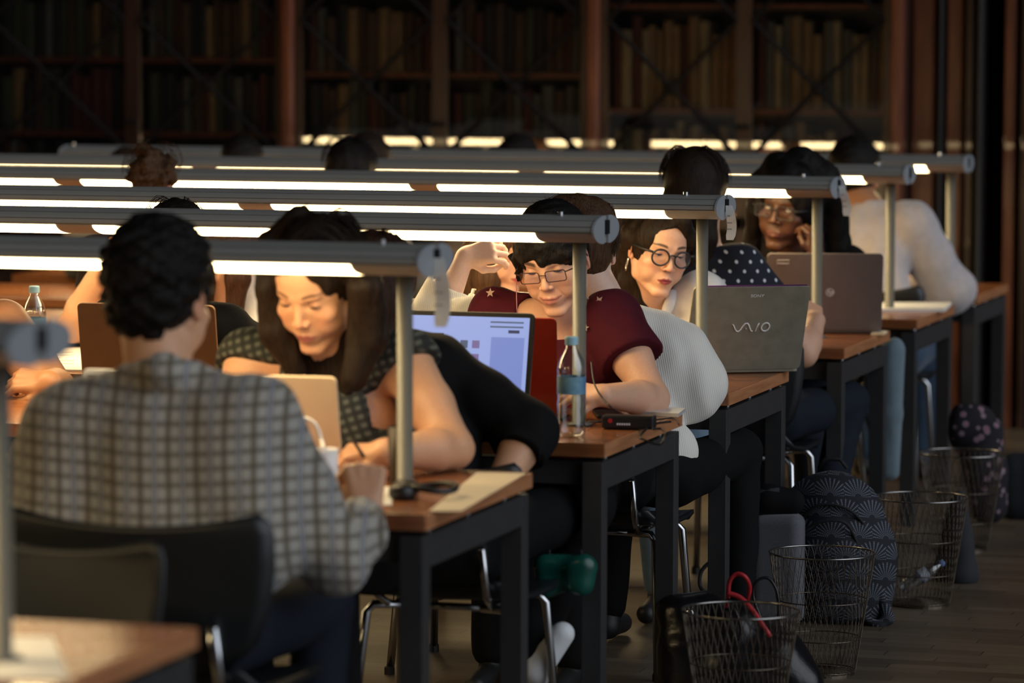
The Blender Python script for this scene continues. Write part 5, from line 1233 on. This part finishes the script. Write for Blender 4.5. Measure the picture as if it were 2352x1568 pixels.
# ------------------------------------------------------------------ chairs (dark shell on chrome tube legs)
m_shell = mat('dark_chair_shell', (0.006, 0.008, 0.010), rough=0.45, noise=0.2, coat=0.1)
m_cedge = mat('shell_edge', (0.03, 0.05, 0.09), rough=0.35)
def chair_obj():
    t = thing('chair')
    hw = 0.235; zb, zt = 0.50, 0.82; y0 = -0.20; pts = []
    n = 16; vs = []; fs = []
    rows = [(0.50, 0.62), (0.56, 0.86), (0.64, 0.96), (0.72, 1.0), (0.78, 1.0), (0.805, 0.97), (0.82, 0.9)]
    for z, ws in rows:
        for i in range(n+1):
            s_ = -1+2*i/n; dip = 0.030*(1-s_*s_) if z > 0.75 else 0
            vs.append((s_*hw*ws, y0-0.045*(1-s_*s_)-0.25*max(0, z-0.5)*0.4, z-dip*((z-0.7)/0.12)))
    for r in range(len(rows)-1):
        for i in range(n): a = r*(n+1)+i; fs.append((a, a+1, a+n+2, a+n+1))
    b = MB(); b.add(vs, fs); o = b.build('backrest', m_shell, t, smooth=True); sm = o.modifiers.new('s', 'SOLIDIFY'); sm.thickness = 0.012
    b = MB(); vs = []; fs = []
    for j, (y, ws, dz) in enumerate(((-0.20, 0.80, 0.045), (-0.16, 0.90, 0.008), (-0.05, 0.97, -0.008), (0.08, 1.0, -0.006), (0.17, 0.98, -0.002), (0.205, 0.92, -0.016), (0.212, 0.88, -0.034))):
        for i in range(n+1):
            s_ = -1+2*i/n; vs.append((s_*0.215*ws, y, 0.452+dz+0.012*s_*s_))
    for r in range(6):
        for i in range(n): a = r*(n+1)+i; fs.append((a, a+1, a+n+2, a+n+1))
    b.add(vs, fs); o = b.build('seat', m_shell, t, smooth=True); sm = o.modifiers.new('s', 'SOLIDIFY'); sm.thickness = 0.012
    for sx in (-1, 1):
        MB().tube([(sx*0.10, 0.10, 0.425), (sx*0.17, 0.125, 0.425), (sx*0.185, 0.135, 0.405), (sx*0.205, 0.185, 0.012)], 0.0115, 10).build('leg', m_chrome, t, smooth=True)
        MB().tube([(sx*0.10, -0.12, 0.425), (sx*0.165, -0.14, 0.425), (sx*0.18, -0.15, 0.405), (sx*0.205, -0.215, 0.012)], 0.0115, 10).build('leg', m_chrome, t, smooth=True)
        MB().tube([(sx*0.13, -0.14, 0.43), (sx*0.14, -0.215, 0.47), (sx*0.14, -0.262, 0.60)], 0.010, 8).build('back_support', m_chrome, t, smooth=True)
        for y in (0.187, -0.217): MB().lathe([(0.015, 0), (0.015, 0.02), (0.012, 0.024)], (sx*0.206, y, 0), 10).build('glide', m_black, t)
    MB().tube([(-0.13, 0.10, 0.425), (0.13, 0.10, 0.425)], 0.010, 8).tube([(-0.13, -0.12, 0.425), (0.13, -0.12, 0.425)], 0.010, 8).tube([(-0.12, -0.12, 0.425), (-0.12, 0.10, 0.425)], 0.009, 8).tube([(0.12, -0.12, 0.425), (0.12, 0.10, 0.425)], 0.009, 8).build('seat_frame', m_chrome, t, smooth=True)
    return t
cp0 = chair_obj()
CH = [('dark shell chair under the man in the checked shirt, its curved back to us', at(400, 1390, 6.84)[0], 6.84, 2),
      ('empty dark chair facing us behind the nearest table, lit olive by its lamp', at(5, 1400, 6.0)[0], 5.98, 180),
      ('chair under the student in the black sweater', at(1050, 1140, 8.40)[0], 8.40, 0),
      ('chair under the smiling woman in the maroon T-shirt', -0.62, 9.68, 180),
      ('chair under the woman in the cream cardigan', -0.30, 9.82, 0),
      ('chair under the woman in the polka-dot blouse', -0.27, 11.45, 0),
      ('chair under the person in the white shirt at the farthest table', at(2010, 790, 14.08)[0], 14.08, 0),
      ('chair under the woman with dark skin and black glasses', at(1838, 610, 12.6)[0], 12.62, 180),
      ('chair under the reader with curly hair', at(352, 432, 11.4)[0], 11.36, 0),
      ('chair under the reader with smooth round black hair', at(806, 410, 12.8)[0], 12.72, 0),
      ('chair under the reader facing us beyond the farthest lamp bar', at(1188, 385, 15.5)[0], 15.52, 180)]
for i, (lb_, x, y, rz) in enumerate(CH):
    if i == 0: o = cp0; tag(o, lb_, 'chair', 'chairs under the readers'); o.location = (x, y, 0); o.rotation_euler = (0, 0, math.radians(rz)); o.scale = (1.22, 1.0, 1.0)
    else: o = dup(cp0, (x, y, 0), math.radians(rz), lb_); o.scale = (1, 1, 0.92 if i in (2, 3, 4) else 1)

# ------------------------------------------------------------------ wire baskets
m_wire = mat('dark_wire_brass', (0.16, 0.13, 0.10), rough=0.3, metal=0.9)
m_rim = mat('basket_rim', (0.35, 0.34, 0.33), rough=0.22, metal=0.95)
def basket_obj():
    t = thing('wire_basket'); h = 0.335; r0, r1 = 0.092, 0.145
    rad = lambda z: r0+(r1-r0)*(z/h)**1.0
    ring = lambda z, rr: MB().tube([(rad(z)*math.cos(q), rad(z)*math.sin(q), z) for q in np.linspace(0, 2*PI, 49)[:-1]], rr, 6, closed=True)
    ring(h, 0.003).build('rim', m_rim, t, smooth=True)
    for z in (0.206, 0.10, 0.010): ring(z, 0.0016).build('hoop', m_wire, t, smooth=True)
    w = MB(); N_ = 44
    for i in range(N_):
        for sg in (-1, 1):
            a0 = 2*PI*i/N_; w.tube([((rad(z)+sg*0.0008)*math.cos(a0+sg*0.55*(z/h)), (rad(z)+sg*0.0008)*math.sin(a0+sg*0.55*(z/h)), z) for z in np.linspace(0.006, h, 9)], 0.00085, 4, caps=False)
    for i in range(9): w.tube([(-rad(0)*0.98*math.cos(math.asin((i-4)/4.6)), (i-4)/4.6*r0, 0.006), (rad(0)*0.98*math.cos(math.asin((i-4)/4.6)), (i-4)/4.6*r0, 0.006)], 0.001, 4)
    w.build('wire_mesh', m_wire, t, smooth=True)
    MB().lathe([(r0+0.001, 0), (r0+0.001, 0.006), (r0-0.004, 0.006), (r0-0.004, 0)], (0, 0, 0), 36, cap=False).build('foot_ring', m_wire, t)
    return t
bk = basket_obj(); q_ = lambda px, py: tabat(px, py, 0.0)
p1 = at(1745, 1453, 9.0)
BP = [(q_(1886, 1545), 'wire basket in front of the patterned backpack, before the fourth table'), (q_(2112, 1388), 'wire basket with a crumpled bottle inside, beside the fifth table'),
      (q_(2206, 1262), 'wire basket below the flowered bag, beside the sixth table'), (np.array((p1[0]+0.0, 8.78, 0)), 'blurred wire basket at the bottom edge in front of the black handbag')]
for i, (p, lb_) in enumerate(BP):
    if i == 0: bk.location = (p[0], p[1], 0); tag(bk, lb_, 'basket', 'wire waste baskets at the table ends')
    else: dup(bk, (p[0], p[1], 0), i*0.3, lb_)
pb = BP[1][0]; ta = rotm('Z', 0.5)@rotm('Y', 1.05)
bottle('crumpled empty plastic bottle lying in the wire basket beside the fifth table', (pb[0]-0.055, pb[1]-0.02, 0.05), 0.16, (0.35, 0.38, 0.42), (0.1, 0.12, 0.2), (0.2, 0.3, 0.6), rot=ta)

# ------------------------------------------------------------------ bags on the floor
def bag(name, label, cat='bag'):
    return lambda c: thing(name, (c[0], c[1], 0), 0, label, cat)
m_strap = mat('black_webbing', (0.014, 0.014, 0.016), rough=0.8, bump=0.2, bscale=300)
m_pack = cloth('fan_pattern_cloth', (0.012, 0.014, 0.022), noise=0, bump=0.1); X, Y, Z = xyz(m_pack)
u0 = (X*0.95+Y*0.3)*(1/0.084); v0 = (Z+Y*0.12)*(1/0.062)
def fan(ox, oz):
    vr = (v0+oz).fn('FLOOR'); uu = ((u0+ox+vr*0.5).fn('FRACT')-0.5); vv = (v0+oz).fn('FRACT')
    r = (uu*uu*1.7+vv*vv).fn('SQRT'); th_ = (uu*1.3).fn('ARCTAN2', vv)
    ray = (th_*25.0).fn('SINE').fn('GREATER_THAN', 0.62); dot = (r*75.0).fn('SINE').fn('GREATER_THAN', -0.25); rr = r.fn('LESS_THAN', 0.86)*r.fn('GREATER_THAN', 0.14)
    return ray*dot*rr
fm = fan(0.0, 0.0)
setcol(m_pack, mixcol(m_pack, fm, (0.007, 0.009, 0.015), (0.22, 0.25, 0.31)))
c = q_(1965, 1425); t = thing('backpack', (c[0], c[1], 0), 0, 'black backpack with a white dotted fan pattern, on the floor', 'backpack')
s = Sdf(); ctr = at(1925, 1262, c[1])
pk = lambda px, py, dy=0: at(px, py, c[1]+dy)
s.chain([pk(1915, 1175), pk(1925, 1260), pk(1935, 1370)], [0.125, 0.140, 0.120], 0.05)
s.chain([pk(1865, 1170), pk(1880, 1270), pk(1890, 1385)], [0.075, 0.09, 0.09], 0.05); s.chain([pk(1965, 1180), pk(1985, 1270), pk(1985, 1385)], [0.075, 0.085, 0.08], 0.05)
s.ell(pk(1905, 1250, -0.10), (0.085, 0.05, 0.075), 0.03); s.box((c[0], c[1], -0.1), (0.5, 0.5, 0.1), 0.001, 0.005, None, True)
sculpt('bag_body', s, 0.008, m_pack, t, disp=wobble(0.004, 28, 5))
for pts in ([pk(1835, 1200, -0.10), pk(1880, 1160, -0.125), pk(1950, 1170, -0.12), pk(2000, 1230, -0.07), pk(2025, 1320, -0.02), pk(2035, 1400, 0.0)], [pk(1838, 1225, -0.13), pk(1880, 1200, -0.155), pk(1940, 1200, -0.15), pk(1970, 1250, -0.12), pk(1990, 1300, -0.10)], [pk(1840, 1290, -0.13), pk(1880, 1312, -0.15), pk(1940, 1300, -0.14)]):
    attach(MB().tube(smooth(pts), 0.005, 6).build('zip', m_strap, None, smooth=True), t)
s = Sdf(); s.chain([pk(1990, 1270, -0.05), pk(2018, 1350, -0.05), pk(2040, 1420, -0.06), pk(2020, 1438, -0.08), pk(1990, 1420, -0.09)], [0.014, 0.016, 0.018, 0.014, 0.012], 0.01); sculpt('shoulder_strap', s, 0.006, m_pack, t)
attach(MB().tube([pk(1880, 1075, 0), pk(1895, 1055, 0), pk(1930, 1055, 0), pk(1945, 1075, 0)], 0.006, 6).build('grab_handle', m_strap, None, smooth=True), t)
# grey laptop bag
c = q_(1775, 1436); t = thing('laptop_bag', (c[0], c[1], 0), 0, 'grey cloth laptop bag with black sides, standing at the foot of the fourth table', 'bag')
m_gcl = cloth('grey_melange', (0.11, 0.115, 0.135), noise=0.25, nscale=300); z_ = at(1775, 1178, c[1])[2]
s = Sdf(); s.box((c[0]+0.015, c[1], z_/2+0.004), (0.075, 0.05, z_/2-0.004), 0.03, 0.01); sculpt('bag_body', s, 0.006, m_gcl, t, disp=wobble(0.002, 30, 3))
s = Sdf(); s.box((c[0]-0.045, c[1]+0.01, z_/2), (0.03, 0.055, z_/2-0.004), 0.02, 0.01); s.chain([at(1725, 1175, c[1]), at(1760, 1150, c[1]), at(1820, 1150, c[1]+0.02)], [0.03, 0.045, 0.04], 0.02); sculpt('black_top', s, 0.007, m_blackc, t, disp=wobble(0.005, 45, 3))
attach(MB().tube([at(1700, 1240, c[1]-0.02), at(1712, 1165, c[1]-0.03), at(1740, 1130, c[1]-0.03), at(1790, 1125, c[1]-0.02)], 0.008, 6).build('carry_strap', m_strap, None, smooth=True), t)
cable('black strap lying in a loop on the floor behind the legs of the fourth table', [at(1640, 1283, 10.5), at(1612, 1310, 10.5), at(1608, 1345, 10.5), at(1625, 1365, 10.5), tabat(1645, 1385, 0.01), tabat(1675, 1400, 0.01)], 0.006, m_strap)
# black handbag with red handle
Yb = 9.42; hb = lambda px, py, dy=0: at(px, py, Yb+dy); c = hb(1690, 1500)
m_leather = mat('black_leather', (0.008, 0.008, 0.010), rough=0.28, noise=0.2, bump=0.25, bscale=70)
t = thing('handbag', (c[0], c[1], 0), 0, 'shiny black handbag with a red strap, slumped behind the nearest wire basket', 'handbag')
s = Sdf(); s.chain([hb(1580, 1440), hb(1590, 1530)], [0.075, 0.10], 0.05); s.chain([hb(1680, 1470), hb(1700, 1560)], [0.10, 0.13], 0.06); s.chain([hb(1780, 1510), hb(1820, 1570)], [0.08, 0.085], 0.05)
s.chain([hb(1550, 1400), hb(1620, 1385, 0.02)], [0.035, 0.035], 0.04); s.box((c[0], c[1], -0.1), (0.6, 0.5, 0.1), 0.001, 0.005, None, True)
sculpt('bag_body', s, 0.008, m_leather, t, disp=lambda X, Y, Z: wobble(0.010, 26, 9)(X, Y, Z)+wobble(0.003, 80, 2)(X, Y, Z))
m_redst = mat('red_strap', (0.45, 0.02, 0.03), rough=0.5)
rs = MB(); pts = [hb(1672, 1372, -0.08), hb(1676, 1335, -0.09), hb(1692, 1318, -0.09), hb(1712, 1325, -0.09)]; pts2 = [hb(1672, 1362, -0.1), hb(1700, 1372, -0.1), hb(1728, 1400, -0.11), hb(1752, 1435, -0.12), hb(1770, 1462, -0.12)]
rs.tube(smooth([hb(1668, 1392, -0.05)]+pts+[hb(1722, 1350, -0.07), hb(1715, 1390, -0.05)]), 0.006, 8); rs.tube(smooth(pts2), 0.007, 8)
attach(rs.build('red_handle', m_redst, None, smooth=True), t)
for pp in ([hb(1668, 1400, -0.1), hb(1680, 1440, -0.12), hb(1692, 1470, -0.13), hb(1702, 1445, -0.13), hb(1690, 1405, -0.12), hb(1672, 1375, -0.1)], [hb(1752, 1430, -0.06), hb(1730, 1370, -0.06), hb(1738, 1335, -0.06), hb(1765, 1328, -0.05), hb(1785, 1360, -0.05), hb(1788, 1410, -0.05), hb(1778, 1460, -0.05)]):
    attach(MB().tube(smooth(pp), 0.0045, 6).build('thin_strap', m_leather, None, smooth=True), t)
attach(MB().lathe([(0.009, -0.004), (0.013, 0), (0.009, 0.004)], hb(1584, 1408, -0.10), 14, rotm('X', PI/2)).build('buckle', m_chrome, None, smooth=True), t)
# dark tote, flowered bag, far dark bag, green bag
c = q_(2208, 1336); t = thing('tote_bag', (c[0], c[1], 0), 0, 'dark grey tote bag standing right of the middle wire basket', 'bag')
s = Sdf(); zt_ = at(2208, 1120, c[1])[2]; s.chain([V(c[0], c[1], 0.03), V(c[0]-0.01, c[1], zt_-0.03)], [0.055, 0.022], 0.02); s.chain([V(c[0]-0.05, c[1]+0.04, 0.03), V(c[0]-0.03, c[1]+0.03, zt_-0.05)], [0.05, 0.02], 0.02); s.box((c[0], c[1], -0.1), (0.3, 0.3, 0.1), 0.001, 0.003, None, True)
sculpt('bag_body', s, 0.007, cloth('dark_grey_canvas', (0.022, 0.024, 0.03)), t, disp=wobble(0.004, 40, 5))
m_flor = cloth('flowered_cloth', (0.02, 0.015, 0.03)); tt_ = m_flor.node_tree; vn = tt_.nodes.new('ShaderNodeTexVoronoi'); vn.inputs['Scale'].default_value = 26; tcn = tt_.nodes.new('ShaderNodeTexCoord'); tt_.links.new(tcn.outputs['Object'], vn.inputs['Vector'])
e_ = Ex(tt_, vn.outputs['Distance']); setcol(m_flor, mixcol(m_flor, e_.fn('LESS_THAN', 0.30), (0.009, 0.007, 0.012), mixcol(m_flor, e_.fn('LESS_THAN', 0.12), (0.25, 0.17, 0.22), (0.35, 0.06, 0.10))))
c = q_(2250, 1205); fb = lambda px, py, dy=0: at(px, py, c[1]+dy); t = thing('flowered_bag', (c[0], c[1], 0), 0, 'dark bag with pink flowers behind the farthest wire basket', 'bag')
s = Sdf(); s.chain([fb(2215, 965), fb(2250, 985)], [0.06, 0.07], 0.04); s.chain([fb(2240, 1000), fb(2262, 1080), fb(2270, 1160)], [0.085, 0.075, 0.07], 0.05); s.chain([fb(2200, 940), fb(2196, 960)], [0.02, 0.03], 0.02); s.box((c[0], c[1], -0.1), (0.4, 0.4, 0.1), 0.001, 0.003, None, True)
sculpt('bag_body', s, 0.009, m_flor, t, disp=wobble(0.012, 35, 7))
c = q_(2330, 1188); fb2 = lambda px, py, dy=0: at(px, py, c[1]+dy); t = thing('duffel_bag', (c[0], c[1], 0), 0, 'nearly black duffel bag at the right edge of the photo', 'bag')
s = Sdf(); s.chain([fb2(2330, 1080), fb2(2335, 1150)], [0.07, 0.08], 0.04); s.chain([fb2(2390, 1070), fb2(2395, 1150)], [0.07, 0.08], 0.04); s.box((c[0], c[1], -0.1), (0.4, 0.4, 0.1), 0.001, 0.003, None, True)
sculpt('bag_body', s, 0.010, cloth('navy_black_nylon', (0.012, 0.018, 0.026)), t, disp=wobble(0.008, 30, 7))
gb = lambda px, py, dy=0: at(px, py, 8.60+dy); c = gb(1302, 1330); t = thing('drawstring_bag', (c[0], c[1], 0), 0, 'dark green shiny bag hanging under the chair of the black-sweatered student', 'bag')
s = Sdf(); s.chain([gb(1255, 1300), gb(1340, 1300)], [0.030, 0.034], 0.02); s.chain([gb(1262, 1340), gb(1335, 1335)], [0.030, 0.030], 0.02)
sculpt('bag_body', s, 0.006, mat('green_satin', (0.006, 0.085, 0.065), rough=0.25, noise=0.3), t, disp=wobble(0.006, 60, 7))
attach(MB().tube([gb(1262, 1300), gb(1262, 1262)], 0.003, 6).tube([gb(1335, 1300), gb(1335, 1262)], 0.003, 6).build('cord', m_strap, None), t)
# pale blue jacket hanging between the fifth and sixth tables
jk = lambda px, py, dy=0: at(px, py, 12.78+dy); c = jk(2035, 950); t = thing('jacket', (c[0], c[1], 0), 0, 'pale blue jacket hanging down behind the legs of the fifth table', 'jacket')
s = Sdf(); s.chain([jk(2010, 815), jk(2015, 950), jk(2030, 1085)], [0.05, 0.035, 0.03], 0.03); s.chain([jk(2052, 805), jk(2052, 950), jk(2052, 1085)], [0.04, 0.028, 0.026], 0.02)
sculpt('jacket_body', s, 0.008, cloth('pale_blue_cloth', (0.15, 0.21, 0.25)), t, disp=wobble(0.008, 50, 4, st=(1.5, 1, 0.3)))
